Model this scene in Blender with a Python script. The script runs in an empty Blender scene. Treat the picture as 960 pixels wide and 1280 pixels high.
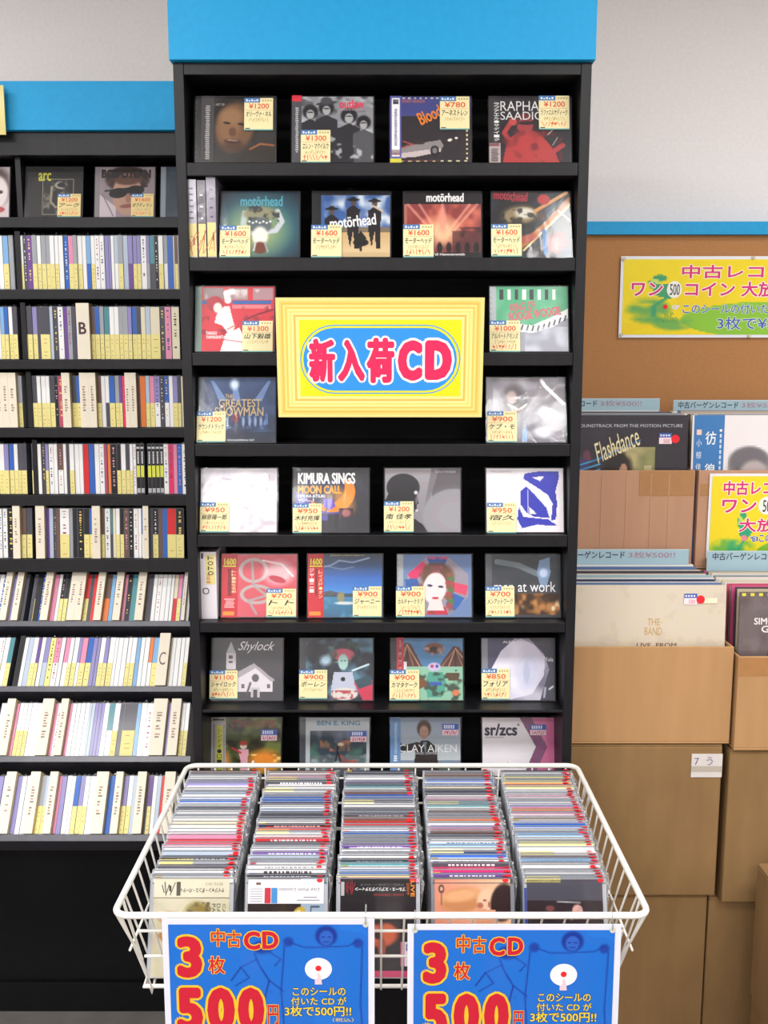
import bpy, math, random
import numpy as np
from mathutils import Vector, Matrix
random.seed(7)
S = bpy.context.scene
COL = S.collection
# ---------------------------------------------------------------- camera, world, lights, exposure
F = 1199.0; TH = math.radians(8.35); HC = 1.59
cam = bpy.data.cameras.new('camera'); co = bpy.data.objects.new('camera', cam); COL.objects.link(co)
co.location = (0, 0, HC); co.rotation_euler = (math.pi/2 - TH, 0, 0)
cam.sensor_fit = 'VERTICAL'; cam.sensor_height = 24.0; cam.lens = 24.0*F/1280.0
cam.clip_start = .05; cam.clip_end = 50
S.camera = co
w = bpy.data.worlds.new('world'); S.world = w; w.use_nodes = True
w.node_tree.nodes['Background'].inputs[0].default_value = (.9, .95, 1, 1)
w.node_tree.nodes['Background'].inputs[1].default_value = .25
S.view_settings.view_transform = 'Standard'; S.view_settings.look = 'None'
S.view_settings.gamma = 1; S.view_settings.use_curve_mapping = False
S.view_settings.exposure = .56
LAMPS = [(-1.2, .42, 1.2, .40, 27), (1.15, .42, 1.2, .40, 23), (-1.7, 1.75, 1.0, .16, 8.5), (1.35, 1.6, 1.0, .16, 5.5), (-1.5, -1.2, 1.2, .40, 26), (.66, -1.2, 1.2, .40, 25), (-1.05, -2.6, 1.2, .16, 26)]  # the pair nearest the back wall is added to brighten it
CEIL = 2.75
for (lx, ly, sx, sy, pw) in LAMPS:
    l = bpy.data.lights.new('ceiling_light', 'AREA'); l.shape = 'RECTANGLE'; l.size = sx; l.size_y = sy
    l.energy = pw; l.color = (1.0, .985, .97)
    o = bpy.data.objects.new('ceiling_light', l); COL.objects.link(o); o.location = (lx, ly, CEIL - .085)

def at(px, py, D):
    """point of the vertical plane Y = D seen at a pixel of the 960x1280 photograph"""
    u = (px - 480.0)/F; v = (py - 640.0)/F
    t = D/(math.cos(TH) - v*math.sin(TH))
    return Vector((u*t, D, HC + t*(-math.sin(TH) - v*math.cos(TH))))

# ---------------------------------------------------------------- colours
def lin(c):
    c = np.asarray(c, float)
    return np.where(c <= .04045, c/12.92, ((c + .055)/1.055)**2.4)
PAL = dict(w='f4f3f2', W='efe8d6', g='a2a6ad', d='4b4a55', k='1b1a1f', b='2f66c0', s='7fb2e0', p='70489a', M='ee2f6e', m='e58fb0',
           r='d8282e', R='b84a68', o='f0803c', t='4a8f9a', v='928bc4', n='6e5348', c='e6dcc0', y='f0e48a', l='b9c8dc', K='17161a', Y='ece092')
CNAME = dict(w='white', W='ivory', g='silver grey', d='dark grey', k='black', b='blue', s='sky blue', p='purple', M='magenta', m='pale pink',
             r='red', R='dusky rose', o='orange', t='teal', v='lavender', n='brown', c='cream', y='yellow', l='pale blue', K='black')
def hx(c):
    if isinstance(c, str):
        c = PAL.get(c, c); c = c.lstrip('#')
        return np.array([int(c[i:i+2], 16)/255 for i in (0, 2, 4)])
    return np.asarray(c, float)

# ---------------------------------------------------------------- materials
def newmat(name):
    m = bpy.data.materials.new(name); m.use_nodes = True
    nt = m.node_tree; b = nt.nodes['Principled BSDF']
    return m, nt, b
def N(nt, t, **kw):
    n = nt.nodes.new(t)
    for k, v in kw.items():
        if k in n.inputs: n.inputs[k].default_value = v
        else: setattr(n, k, v)
    return n
def mat_noise(name, c, rough=.6, var=.12, scale=40, bump=.1, spec=.5, stretch=(1, 1, 1), coat=0, dist=.001, detail=4):
    m, nt, b = newmat(name)
    tc = N(nt, 'ShaderNodeTexCoord'); mp = N(nt, 'ShaderNodeMapping'); mp.inputs['Scale'].default_value = stretch
    nz = N(nt, 'ShaderNodeTexNoise', Scale=scale, Detail=detail)
    nt.links.new(tc.outputs['Object'], mp.inputs[0]); nt.links.new(mp.outputs[0], nz.inputs['Vector'])
    cr = N(nt, 'ShaderNodeValToRGB'); l = lin(hx(c))
    cr.color_ramp.elements[0].position = .3; cr.color_ramp.elements[1].position = .7
    cr.color_ramp.elements[0].color = (*np.clip(l*(1-var), 0, 1), 1); cr.color_ramp.elements[1].color = (*np.clip(l*(1+var), 0, 1), 1)
    nt.links.new(nz.outputs['Fac'], cr.inputs[0]); nt.links.new(cr.outputs[0], b.inputs['Base Color'])
    b.inputs['Roughness'].default_value = rough; b.inputs['Specular IOR Level'].default_value = spec
    b.inputs['Coat Weight'].default_value = coat
    if bump:
        bp = N(nt, 'ShaderNodeBump', Strength=bump, Distance=dist)
        nt.links.new(nz.outputs['Fac'], bp.inputs['Height']); nt.links.new(bp.outputs[0], b.inputs['Normal'])
    return m
def mat_print(name, rough=.5, coat=0, spec=.3):
    """flat print: the ink colour is read from the mesh, a fine paper grain on top"""
    m, nt, b = newmat(name)
    a = N(nt, 'ShaderNodeAttribute', attribute_name='Col')
    tc = N(nt, 'ShaderNodeTexCoord'); nz = N(nt, 'ShaderNodeTexNoise', Scale=900, Detail=2)
    nt.links.new(tc.outputs['Object'], nz.inputs['Vector'])
    mx = N(nt, 'ShaderNodeMix', data_type='RGBA', blend_type='MULTIPLY'); mx.inputs[0].default_value = .12
    nt.links.new(a.outputs['Color'], mx.inputs[6]); nt.links.new(nz.outputs['Fac'], mx.inputs[7])
    nt.links.new(mx.outputs[2], b.inputs['Base Color'])
    b.inputs['Roughness'].default_value = rough; b.inputs['Coat Weight'].default_value = coat; b.inputs['Coat Roughness'].default_value = .1
    b.inputs['Specular IOR Level'].default_value = spec
    return m
def mat_film(name, rough=.10, amount=.15, bscale=11, bstr=.25, tint=(1, 1, 1, 1), dist=.004):
    """thin clear plastic film with creases"""
    m, nt, b = newmat(name); nt.nodes.remove(b)
    out = nt.nodes['Material Output']
    tc = N(nt, 'ShaderNodeTexCoord'); mp = N(nt, 'ShaderNodeMapping'); mp.inputs['Scale'].default_value = (1, 1, .55)
    oi = N(nt, 'ShaderNodeObjectInfo'); ad = N(nt, 'ShaderNodeVectorMath', operation='ADD')
    sc = N(nt, 'ShaderNodeVectorMath', operation='SCALE'); sc.inputs['Scale'].default_value = 1.0
    nt.links.new(oi.outputs['Location'], sc.inputs[0])
    nt.links.new(tc.outputs['Object'], mp.inputs[0]); nt.links.new(mp.outputs[0], ad.inputs[0]); nt.links.new(sc.outputs[0], ad.inputs[1])
    nz = N(nt, 'ShaderNodeTexNoise', Scale=bscale, Detail=3, Distortion=1.6)
    nt.links.new(ad.outputs[0], nz.inputs['Vector'])
    bp = N(nt, 'ShaderNodeBump', Strength=bstr, Distance=dist); nt.links.new(nz.outputs['Fac'], bp.inputs['Height'])
    tr = N(nt, 'ShaderNodeBsdfTransparent'); tr.inputs[0].default_value = tint
    gl = N(nt, 'ShaderNodeBsdfGlossy', Roughness=rough); nt.links.new(bp.outputs[0], gl.inputs['Normal'])
    fr = N(nt, 'ShaderNodeLayerWeight', Blend=.35); nt.links.new(bp.outputs[0], fr.inputs['Normal'])
    mr = N(nt, 'ShaderNodeMapRange'); mr.inputs['To Min'].default_value = amount*.22; mr.inputs['To Max'].default_value = amount
    nt.links.new(fr.outputs['Facing'], mr.inputs['Value'])
    mx = N(nt, 'ShaderNodeMixShader'); nt.links.new(mr.outputs[0], mx.inputs[0])
    nt.links.new(tr.outputs[0], mx.inputs[1]); nt.links.new(gl.outputs[0], mx.inputs[2]); nt.links.new(mx.outputs[0], out.inputs['Surface'])
    return m
M = {}
M['black'] = mat_noise('black_laminate', '141418', .42, .25, 60, .15, .3, (1, 1, .15))
M['lip'] = mat_noise('grey_black_laminate', '43434e', .34, .2, 60, .12, .6, (1, 1, .15))  # black laminate, the light on the tilted shelves put into its colour
M['black_in'] = mat_noise('black_inner_board', '0c0c0e', .7, .25, 50, .1, .2)
M['blue'] = mat_noise('blue_laminate', '1298d0', .5, .04, 80, .05, .3)
M['wall'] = mat_noise('grey_wall_paint', 'e6e1df', .85, .03, 120, .25, .2)
M['ceil'] = mat_noise('white_ceiling_tile', 'e4e4e2', .9, .05, 90, .3, .2)
M['floor'] = mat_noise('grey_vinyl_floor', '77736f', .5, .12, 14, .05, .4)
M['board'] = mat_noise('tan_pinboard', 'ae7c50', .8, .07, 260, .3, .15)
M['card'] = mat_noise('corrugated_cardboard', 'b28a60', .85, .06, 30, .25, .1, (1, 1, .12))
M['card2'] = mat_noise('old_cardboard', '8c6e4a', .85, .09, 22, .25, .1, (1, 1, .3))
M['card3'] = mat_noise('pinkish_cardboard', 'b98f74', .85, .05, 30, .25, .1, (1, 1, .12))
M['tape'] = mat_noise('brown_packing_tape', 'a97848', .25, .06, 60, .2, .5, coat=.5)
M['wire'] = mat_noise('white_plastic_coated_wire', 'ece9e2', .3, .03, 80, .05, .5, coat=.3)
M['metal'] = mat_noise('white_painted_metal', 'e9e9e9', .4, .03, 40, 0, .5)
M['wood'] = mat_noise('table_board', '8a6a48', .6, .12, 30, .1, .3, (.2, 1, 1))
M['print'] = mat_print('printed_paper', .45, 0, .35)
M['gloss'] = mat_print('glossy_print', .34, .15, .3)
M['plastic'] = mat_print('coloured_plastic', .25, .15, .4)
M['film'] = mat_film('clear_film_sleeve')
M['tips'] = mat_film('crumpled_film', .18, .85, 120, 1.0, dist=.003)
M['lamfilm'] = mat_film('laminating_film', .2, .16, 6, .1)

# ---------------------------------------------------------------- mesh builder
class MB:
    def __init__(s): s.v = []; s.f = []; s.c = []; s.m = None
    def face(s, pts, c):
        i = len(s.v); s.v.extend([tuple(p) for p in pts]); s.f.append(tuple(range(i, i+len(pts)))); s.c.append(c)
    def rect(s, x0, z0, x1, z1, y, c): s.face([(x0, y, z0), (x1, y, z0), (x1, y, z1), (x0, y, z1)], c)
    def box(s, x0, x1, y0, y1, z0, z1, c='w', cf=None, ct=None):
        c = hx(c)
        P = [(x0, y0, z0), (x1, y0, z0), (x1, y1, z0), (x0, y1, z0), (x0, y0, z1), (x1, y0, z1), (x1, y1, z1), (x0, y1, z1)]
        i = len(s.v); s.v.extend(P)
        for k, q in enumerate([(0, 1, 5, 4), (1, 2, 6, 5), (2, 3, 7, 6), (3, 0, 4, 7), (4, 5, 6, 7), (3, 2, 1, 0)]):
            s.f.append(tuple(i+j for j in q)); s.c.append(hx(cf) if (k == 0 and cf is not None) else hx(ct) if (k == 4 and ct is not None) else c)
    def tube(s, pts, r, n=6, c='w', closed=False):
        c = hx(c); pts = [Vector(p) for p in pts]; k = len(pts); rings = []
        for i, p in enumerate(pts):
            a = pts[(i-1) % k] if (closed or i > 0) else p; b = pts[(i+1) % k] if (closed or i < k-1) else p
            d = (b-a).normalized(); u = d.cross(Vector((.13, .31, .94)))
            if u.length < .05: u = d.cross(Vector((1, 0, 0)))
            u.normalize(); vv = d.cross(u); base = len(s.v)
            for j in range(n):
                an = 2*math.pi*j/n; s.v.append(tuple(p + (u*math.cos(an) + vv*math.sin(an))*r))
            rings.append(base)
        for i in range(k if closed else k-1):
            A, B = rings[i], rings[(i+1) % k]
            for j in range(n):
                s.f.append((A+j, A+(j+1) % n, B+(j+1) % n, B+j)); s.c.append(c)
        if not closed:
            s.f.append(tuple(rings[0]+j for j in range(n))[::-1]); s.c.append(c)
            s.f.append(tuple(rings[-1]+j for j in range(n))); s.c.append(c)
    def disc(s, x, z, rx, rz, y, c, n=20, rot=0):
        P = []
        for j in range(n):
            a = 2*math.pi*j/n; dx = rx*math.cos(a); dz = rz*math.sin(a)
            P.append((x + dx*math.cos(rot) - dz*math.sin(rot), y, z + dx*math.sin(rot) + dz*math.cos(rot)))
        s.face(P, c)
    def mesh(s, name, mat, smooth=False):
        me = bpy.data.meshes.new(name); me.from_pydata(s.v, [], s.f); me.materials.append(mat)
        at_ = me.color_attributes.new('Col', 'FLOAT_COLOR', 'CORNER')
        ns = np.array([len(f) for f in s.f]); cc = lin(np.array([hx(c) for c in s.c]))
        cc = np.repeat(np.hstack([cc, np.ones((len(cc), 1))]), ns, axis=0)
        at_.data.foreach_set('color', cc.astype(np.float32).ravel())
        if smooth: me.polygons.foreach_set('use_smooth', [True]*len(s.f))
        me.update(); return me
    def build(s, name, mat, parent=None, loc=(0, 0, 0), rot=(0, 0, 0), smooth=False):
        return link(name, s.mesh(name, mat, smooth), parent, loc, rot)
def link(name, me, parent=None, loc=(0, 0, 0), rot=(0, 0, 0)):
    o = bpy.data.objects.new(name, me); COL.objects.link(o); o.parent = parent; o.location = loc; o.rotation_euler = rot
    return o
def thing(name, label, cat, loc, rot=(0, 0, 0), group=None):
    o = bpy.data.objects.new(name, None); COL.objects.link(o); o.location = loc; o.rotation_euler = rot; o.empty_display_size = .05
    return tag(o, label, cat, group)
def tag(o, label, cat, group=None):
    o['label'] = label; o['category'] = cat
    if group: o['group'] = group
    return o
def struct(o): o['kind'] = 'structure'; return o
def bevel(o, w=.0015, seg=2):
    m = o.modifiers.new('bevel', 'BEVEL'); m.width = w; m.segments = seg; m.limit_method = 'ANGLE'; return o

# ---------------------------------------------------------------- lettering
TC = {}
def glyphs(s, off=0.0, shear=0.0):
    k = (s, round(off, 4), shear)
    if k not in TC:
        cu = bpy.data.curves.new('t', 'FONT'); cu.body = s; cu.offset = off; cu.shear = shear; cu.resolution_u = 3; cu.fill_mode = 'FRONT'
        ob = bpy.data.objects.new('t', cu); me = ob.to_mesh()
        V = np.array([tuple(v.co)[:2] for v in me.vertices]).reshape(-1, 2); Fc = [tuple(p.vertices) for p in me.polygons]
        ob.to_mesh_clear(); bpy.data.objects.remove(ob); bpy.data.curves.remove(cu)
        TC[k] = (V, Fc)
    return TC[k]
def text(mb, s, x0, z0, x1, z1, c, y, bold=.0, outline=None, rot=0, shear=0, fn=None):
    """lettering fitted to the box x0..x1, z0..z1 (bottom, top) in the plane y; strokes are thickened by ringing copies of
    the glyphs; outline = [(extra, colour), ...] widest first"""
    V, Fc = glyphs(s, 0, shear)
    if not len(V): return
    mn, mx = V.min(0), V.max(0); W, H = x1-x0, z1-z0
    cxx, czz = (x0+x1)/2, (z0+z1)/2
    if abs(rot) == 90: W, H = H, W
    em = min(W/max(mx[0]-mn[0], 1e-6)*1.3, H/max(mx[1]-mn[1], 1e-6)); rb = bold*em
    sc = np.array([max(W-2*rb, W*.3), max(H-2*rb, H*.3)])/np.maximum(mx-mn, 1e-6); a = math.radians(rot)
    Q = (V - (mn+mx)/2)*sc; ca, sa = math.cos(a), math.sin(a)
    X = cxx + Q[:, 0]*ca - Q[:, 1]*sa; Z = czz + Q[:, 0]*sa + Q[:, 1]*ca
    layers = [(e_*em+rb, c_, y + .00022*(i_+1)) for i_, (e_, c_) in enumerate(reversed(outline or []))][::-1] + [(rb, c, y)]
    for r, cl, yy in layers:
        n = 0 if r <= 0 else (8 if r < .0012 else 14); h = hx(cl)
        for k in range(n + (1 if r < .004 or n == 0 else 9)):
            if k < n: dx, dz = r*math.cos(2*math.pi*k/n), r*math.sin(2*math.pi*k/n)
            elif k == n: dx = dz = 0
            else: dx, dz = r*.5*math.cos(2*math.pi*k/8), r*.5*math.sin(2*math.pi*k/8)
            i = len(mb.v); pts = [(x+dx, yy + k*2e-6, z+dz) for x, z in zip(X, Z)]
            if fn: pts = [fn(p) for p in pts]
            mb.v.extend(pts)
            for f in Fc: mb.f.append(tuple(i+j for j in f)); mb.c.append(h)

# ---------------------------------------------------------------- painted pictures (ink colours of the printed covers)
class Cv:
    def __init__(s, c, n=88, m=None):
        s.n = n; s.m = m or n; s.a = np.ones((s.m, n, 3))*hx(c)
        s.Y, s.X = np.mgrid[0:s.m, 0:n]; s.X = (s.X+.5)/n; s.Y = (s.Y+.5)/s.m
    def put(s, mk, c, al=1): mk = (np.clip(mk, 0, 1)*al)[..., None]; s.a = s.a*(1-mk) + hx(c)*mk; return s
    def el(s, cx, cy, rx, ry, c, rot=0, soft=.08, al=1):
        a = math.radians(rot); dx = s.X-cx; dy = s.Y-cy
        u = (dx*math.cos(a)+dy*math.sin(a))/rx; v = (-dx*math.sin(a)+dy*math.cos(a))/ry
        return s.put((1-np.hypot(u, v))/max(soft, 1e-3)+.5, c, al)
    def re(s, x0, y0, x1, y1, c, al=1): return s.put(((s.X >= x0) & (s.X < x1) & (s.Y >= y0) & (s.Y < y1)).astype(float), c, al)
    def pl(s, pts, c, al=1):
        ins = np.zeros(s.X.shape, bool); k = len(pts)
        for i in range(k):
            (xa, ya), (xb, yb) = pts[i], pts[(i+1) % k]
            if ya == yb: continue
            ins ^= ((ya > s.Y) != (yb > s.Y)) & (s.X < (xb-xa)*(s.Y-ya)/(yb-ya)+xa)
        return s.put(ins.astype(float), c, al)
    def ln(s, pts, wd, c, al=1):
        d = np.full(s.X.shape, 9.)
        for (xa, ya), (xb, yb) in zip(pts[:-1], pts[1:]):
            L = max((xb-xa)**2+(yb-ya)**2, 1e-9); t = np.clip(((s.X-xa)*(xb-xa)+(s.Y-ya)*(yb-ya))/L, 0, 1)
            d = np.minimum(d, np.hypot(s.X-xa-t*(xb-xa), s.Y-ya-t*(yb-ya)))
        return s.put((wd/2-d)*s.n/1.2+.5, c, al)
    def gr(s, c0, c1, y0=0, y1=1, hor=False):
        t = np.clip(((s.X if hor else s.Y)-y0)/(y1-y0), 0, 1)[..., None]
        mk = (((s.X if hor else s.Y) >= y0) & ((s.X if hor else s.Y) <= y1))[..., None]
        s.a = np.where(mk, hx(c0)*(1-t)+hx(c1)*t, s.a); return s
    def noise(s, sx, sy, seed):
        r = np.random.RandomState(seed).rand(sy+2, sx+2); gx = s.X*sx; gy = s.Y*sy
        ix = gx.astype(int); iy = gy.astype(int); fx = gx-ix; fy = gy-iy; fx = fx*fx*(3-2*fx); fy = fy*fy*(3-2*fy)
        return (r[iy, ix]*(1-fx)+r[iy, ix+1]*fx)*(1-fy)+(r[iy+1, ix]*(1-fx)+r[iy+1, ix+1]*fx)*fy
    def nz(s, c, sx=8, sy=8, seed=1, lo=.5, hi=.8, al=1, box=None):
        mk = np.clip((s.noise(sx, sy, seed)*.65+s.noise(sx*2+1, sy*2+1, seed+9)*.35-lo)/(hi-lo), 0, 1)
        if box: mk = mk*((s.X >= box[0]) & (s.X < box[2]) & (s.Y >= box[1]) & (s.Y < box[3]))
        return s.put(mk, c, al)
    def nze(s, c, cx, cy, rx, ry, sc=12, seed=1, lo=.45, hi=.7, al=.8):
        mk = np.clip((s.noise(sc, sc, seed)*.65+s.noise(sc*2+1, sc*2+1, seed+9)*.35-lo)/(hi-lo), 0, 1)
        return s.put(mk*np.clip((1-np.hypot((s.X-cx)/rx, (s.Y-cy)/ry))*3, 0, 1), c, al)
    def face(s, cx, cy, r, skin, hair, sh='5a3a2a', lips='a04038', hs=1.25, tilt=0):
        s.el(cx, cy-.22*r, r*.95*hs, r*1.15*hs, hair, tilt, .15)
        s.el(cx, cy+.95*r, r*.42, r*.5, skin, 0, .2)
        s.el(cx, cy, r*.78, r*1.05, skin, tilt, .12)
        s.el(cx-.45*r, cy+.1*r, r*.35, r*.85, sh, tilt, .8, .45)
        for k in (-1, 1):
            s.el(cx+k*.32*r, cy-.12*r, r*.15, r*.07, '15100e', 0, .4, .95)
            s.el(cx+k*.32*r, cy-.3*r, r*.2, r*.05, hair, k*8, .5, .8)
        s.el(cx+.04*r, cy+.2*r, r*.1, r*.22, sh, 0, .8, .5); s.el(cx, cy+.56*r, r*.26, r*.09, lips, 0, .4, .95)
        return s
    def emit(s, mb, x0, z0, x1, z1, y):
        q = np.round(np.clip(s.a, 0, 1)*40)/40
        dx = (x1-x0)/s.n; dz = (z1-z0)/s.m
        for j in range(s.m):
            row = q[j]; k = 0; zt = z1-j*dz
            ch = np.nonzero(np.any(row[1:] != row[:-1], axis=1))[0]+1
            st = [0, *ch.tolist(), s.n]
            for a, b in zip(st[:-1], st[1:]): mb.rect(x0+a*dx, zt-dz, x0+b*dx, zt, y, row[a])
# ================================================================ the shop room
XL, XR, YB, YF = -2.6, 2.2, 2.55, -3.2
def slab(name, x0, x1, y0, y1, z0, z1, mat, parent=None):
    mb = MB(); mb.box(x0, x1, y0, y1, z0, z1); return mb.build(name, mat, parent)
struct(slab('floor', XL, XR, YF, YB, -.05, 0, M['floor']))
struct(slab('ceiling', XL, XR, YF, YB, CEIL, CEIL+.05, M['ceil']))
struct(slab('wall_back', XL, XR, YB, YB+.06, 0, CEIL, M['wall']))
struct(slab('wall_left', XL-.06, XL, YF, YB, 0, CEIL, M['wall']))
struct(slab('wall_right', XR, XR+.06, YF, YB, 0, CEIL, M['wall']))
struct(slab('wall_front', XL, XR, YF-.06, YF, 0, CEIL, M['wall']))
# ceiling light fittings, the pair by the back wall added (their lamps are the area lights above)
lpos = ['left one of the pair over the aisle', 'right one of the pair over the aisle', 'above the left rack', 'above the record boxes', 'left one of the pair behind the viewer', 'right one of the pair behind the viewer', 'farthest behind the viewer']
for (lx, ly, sx, sy, pw), lp in zip(LAMPS, lpos):
    t = thing('ceiling_light', 'white ceiling light fitting, ' + lp, 'light', (lx, ly, CEIL-.07))
    mb = MB(); mb.box(-sx/2-.02, sx/2+.02, -sy/2-.02, sy/2+.02, 0, .07); mb.build('housing', M['metal'], t)

# ---------------------------------------------------------------- tan pinboard wall with a blue rail, right
pb = thing('pinboard', 'large tan pinboard panel with a light blue rail along its top', 'board', (.9, 2.50, 0))
mb = MB(); mb.box(-.56, 1.2, -.03, .05, .02, 1.926); mb.build('board_panel', M['board'], pb)
mb = MB(); mb.box(-.56, 1.2, -.045, .05, 1.926, 1.957); mb.build('top_rail', M['blue'], pb)

# ================================================================ main display rack
RX0, RX1, RD = -.3645, .3590, 1.75
rack = thing('display_rack', 'tall black laminate display rack facing the viewer with light blue header', 'rack', (0, RD, 0))
def rp(name, x0, x1, y0, y1, z0, z1, m='black', bv=.0012):
    mb = MB(); mb.box(x0, x1, y0-RD, y1-RD, z0, z1); o = mb.build(name, M[m], rack)
    return bevel(o, bv) if bv else o
ZT = 2.117
rp('side_panel', RX0, RX0+.018, RD, 2.06, 0, ZT); rp('side_panel', RX1-.018, RX1, RD, 2.06, 0, ZT)
rp('top_board', RX0+.018, RX1-.018, RD+.001, 2.05, ZT-.02, ZT)
rp('header', RX0-.004, RX1+.004, RD-.012, 2.06, ZT+.001, 2.2155, 'blue', .001)
rp('back_panel', RX0+.018, RX1-.018, 1.90, 1.915, .06, ZT-.02, 'black_in', 0)
rp('plinth', RX0+.018, RX1-.018, RD+.03, 1.9, 0, .08, 'black_in', 0)
rp('base_panel', RX0+.018, RX1-.018, RD+.012, RD+.03, .08, .60, 'black_in', 0)
ROWD = [1.765, 1.765, 1.765, 1.765, 1.768, 1.782, 1.80, 1.82]
ROWY = [204.5, 322.5, 440.5, 554, 666.5, 772.5, 876.5, 974]
SHB = [219.5, 338.5, 457, 570.5, 684, 791, 891.5, 989]
ROWZ = [at(480, y, d).z for y, d in zip(ROWY, ROWD)]
for z, yb in zip(ROWZ, SHB):
    zb = at(480, yb, RD).z
    rp('shelf', RX0+.018, RX1-.018, RD+.002, 1.90, zb, z-.0006)
for z in (.60, .72, .84 if ROWZ[7] > .87 else .8):
    if z < ROWZ[7]-.06: rp('shelf', RX0+.018, RX1-.018, RD+.012, 1.90, z-.016, z, 'black_in')

# ================================================================ left CD rack
LD = 2.31
lrack = thing('cd_rack', 'long black CD rack with light blue header, left of the display rack', 'rack', (-.9, LD, 0))
def lp_(name, x0, x1, y0, y1, z0, z1, m='black', bv=.0012):
    mb = MB(); mb.box(x0+.9, x1+.9, y0-LD, y1-LD, z0, z1); o = mb.build(name, M[m], lrack)
    return bevel(o, bv) if bv else o
LX0, LX1 = -1.75, -.415
zh0, zh1 = at(100, 166.5, LD).z, at(100, 106, LD).z
lp_('header', -.925, LX1, LD-.03, LD+.02, zh0, zh1, 'blue', .001)
lp_('header', LX0, -.929, LD-.03, LD+.02, zh0, zh1, 'blue', .001)
lp_('top_board', LX0, LX1, LD-.015, YB-.01, at(100, 196, LD).z, zh0)
lp_('side_panel', LX1-.018, LX1, LD-.02, YB-.01, .05, zh0); lp_('side_panel', LX0, LX0+.018, LD-.02, YB-.01, .05, zh0)
lp_('back_panel', LX0, LX1, YB-.03, YB-.01, .08, zh0, 'black_in', 0)
lp_('plinth', LX0, LX1, 2.2, 2.3, 0, .078, 'black_in', .001)
lp_('base_panel', LX0, LX1, 2.212, 2.23, .079, .60, 'black_in', .001)
# spine rows: shelf top pixel, shelf underside pixel, depth of the spines' foot, lean of the spines
LROW = [(362, 373.5, 2.31, 0), (449.5, 461, 2.31, 0), (534.5, 546.5, 2.32, 0), (618, 632, 2.33, 2), (698, 715, 2.32, 5),
        (777.5, 788, 2.27, 33), (859, 869, 2.18, 36), (946, 957.5, 2.06, 36), (1043.5, 1050.5, 1.935, 34)]
LROW0 = (272, 284, 2.31)
def shelf_l(yt, yb, d, lean):
    zt = at(100, yt, d).z; zb = at(100, yb, d-.012).z; a = math.radians(lean)
    mb = MB()
    P = lambda y, z: (y*math.cos(a) + z*math.sin(a), -y*math.sin(a)*1.0 + z*math.cos(a))
    # a shelf pitched so that its cases lie back; front lip in front of them
    th = max(.012, zt-zb) if lean < 10 else .014; prof = [P(-.012, 0), P(.155, 0), P(.155, -th), P(-.012, -th)]
    for xa, xb in ((LX0+.018, LX1-.018),):
        v = [(x+.9, d-LD+y, zt-.0008+z) for x in (xa, xb) for (y, z) in prof]
        i = len(mb.v); mb.v += v
        for q in [(0, 4, 5, 1), (1, 5, 6, 2), (2, 6, 7, 3), (3, 7, 4, 0), (0, 1, 2, 3), (7, 6, 5, 4)]: mb.f.append(q); mb.c.append(hx('w'))
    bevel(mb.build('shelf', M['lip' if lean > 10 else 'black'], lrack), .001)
shelf_l(*LROW0, 0)
for r in LROW: shelf_l(*r)
# upright partition between the two bays, one board per storey
def part_l(x, z0, z1, d, lean=0):
    a = math.radians(lean); mb = MB(); h = (z1-z0)/math.cos(a)
    mb.box(-.006, .006, -.006, .13, .0, h); mb.build('partition', M['black'], lrack, (x+.9, d-LD, z0), (-a, 0, 0))
zs = [at(100, r[0], r[2]).z for r in LROW]
part_l(-.848, at(100, 272, 2.31).z+.001, at(100, 196, 2.31).z, 2.32)
prev = at(100, 284, 2.31).z
PX = [-.856, -.852, -.851, -.85, -.848, -.85, -.872, -.862, -.9]
for (yt, yb, d, lean), z, px in zip(LROW, zs, PX):
    part_l(px, z, z + (.125 if lean < 10 else .125*math.cos(math.radians(lean))) + (.008 if lean < 10 else 0), d + .004, lean)

# ================================================================ wire basket
BX0, BX1, BY0, BY1, BZ = -.372, .3645, 1.222, 1.728, .851
bk = thing('wire_basket', 'white coated wire basket full of CDs hooked before the display rack', 'basket', (0, 1.5, .7))
def tub(mb, pts, r, n=6, closed=False): mb.tube([(p[0], p[1]-1.5, p[2]-.7) for p in pts], r, n, 'w', closed)
mb = MB(); R = .02; pts = []
for cx, cy, a0 in ((BX1-R, BY0+R, -90), (BX1-R, BY1-R, 0), (BX0+R, BY1-R, 90), (BX0+R, BY0+R, 180)):
    for k in range(6):
        a = math.radians(a0+k*18); pts.append((cx+R*math.cos(a), cy+R*math.sin(a), BZ))
tub(mb, pts, .0047, 10, True); mb.build('rim', M['wire'], bk, smooth=True)
IX0, IX1, IY0, IY1 = -.352, .343, 1.292, 1.69
def fz(y): return .697 + (y-IY0)*.115                       # the wire floor climbs a little towards the rack
def lerp(a, b, t): return a+(b-a)*t
mb = MB(); tub(mb, [(IX0, IY0, fz(IY0)), (IX1, IY0, fz(IY0)), (IX1, IY1, fz(IY1)), (IX0, IY1, fz(IY1))], .0032, 8, True); mb.build('bottom_frame', M['wire'], bk)
nx = 22
for i in range(nx+1):
    t = i/nx; xt = lerp(BX0+.02, BX1-.02, t); xb = lerp(IX0+.012, IX1-.012, t)
    mb = MB(); tub(mb, [(xt, BY0, BZ-.002), (xb, IY0-.001, fz(IY0)-.004), (xb, IY1+.001, fz(IY1)-.004), (xt, BY1, BZ-.002)], .0016, 6); mb.build('wire', M['wire'], bk)
ny = 13
for i in range(ny):
    t = (i+.3)/ny; yt = lerp(BY0+.012, BY1-.015, t); yb = lerp(IY0+.01, IY1-.01, t)
    for sx, ix in ((BX0, IX0), (BX1, IX1)):
        mb = MB(); tub(mb, [(sx, yt, BZ-.002), (ix, yb, fz(yb)-.002)], .0017, 6); mb.build('side_wire', M['wire'], bk)
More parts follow.
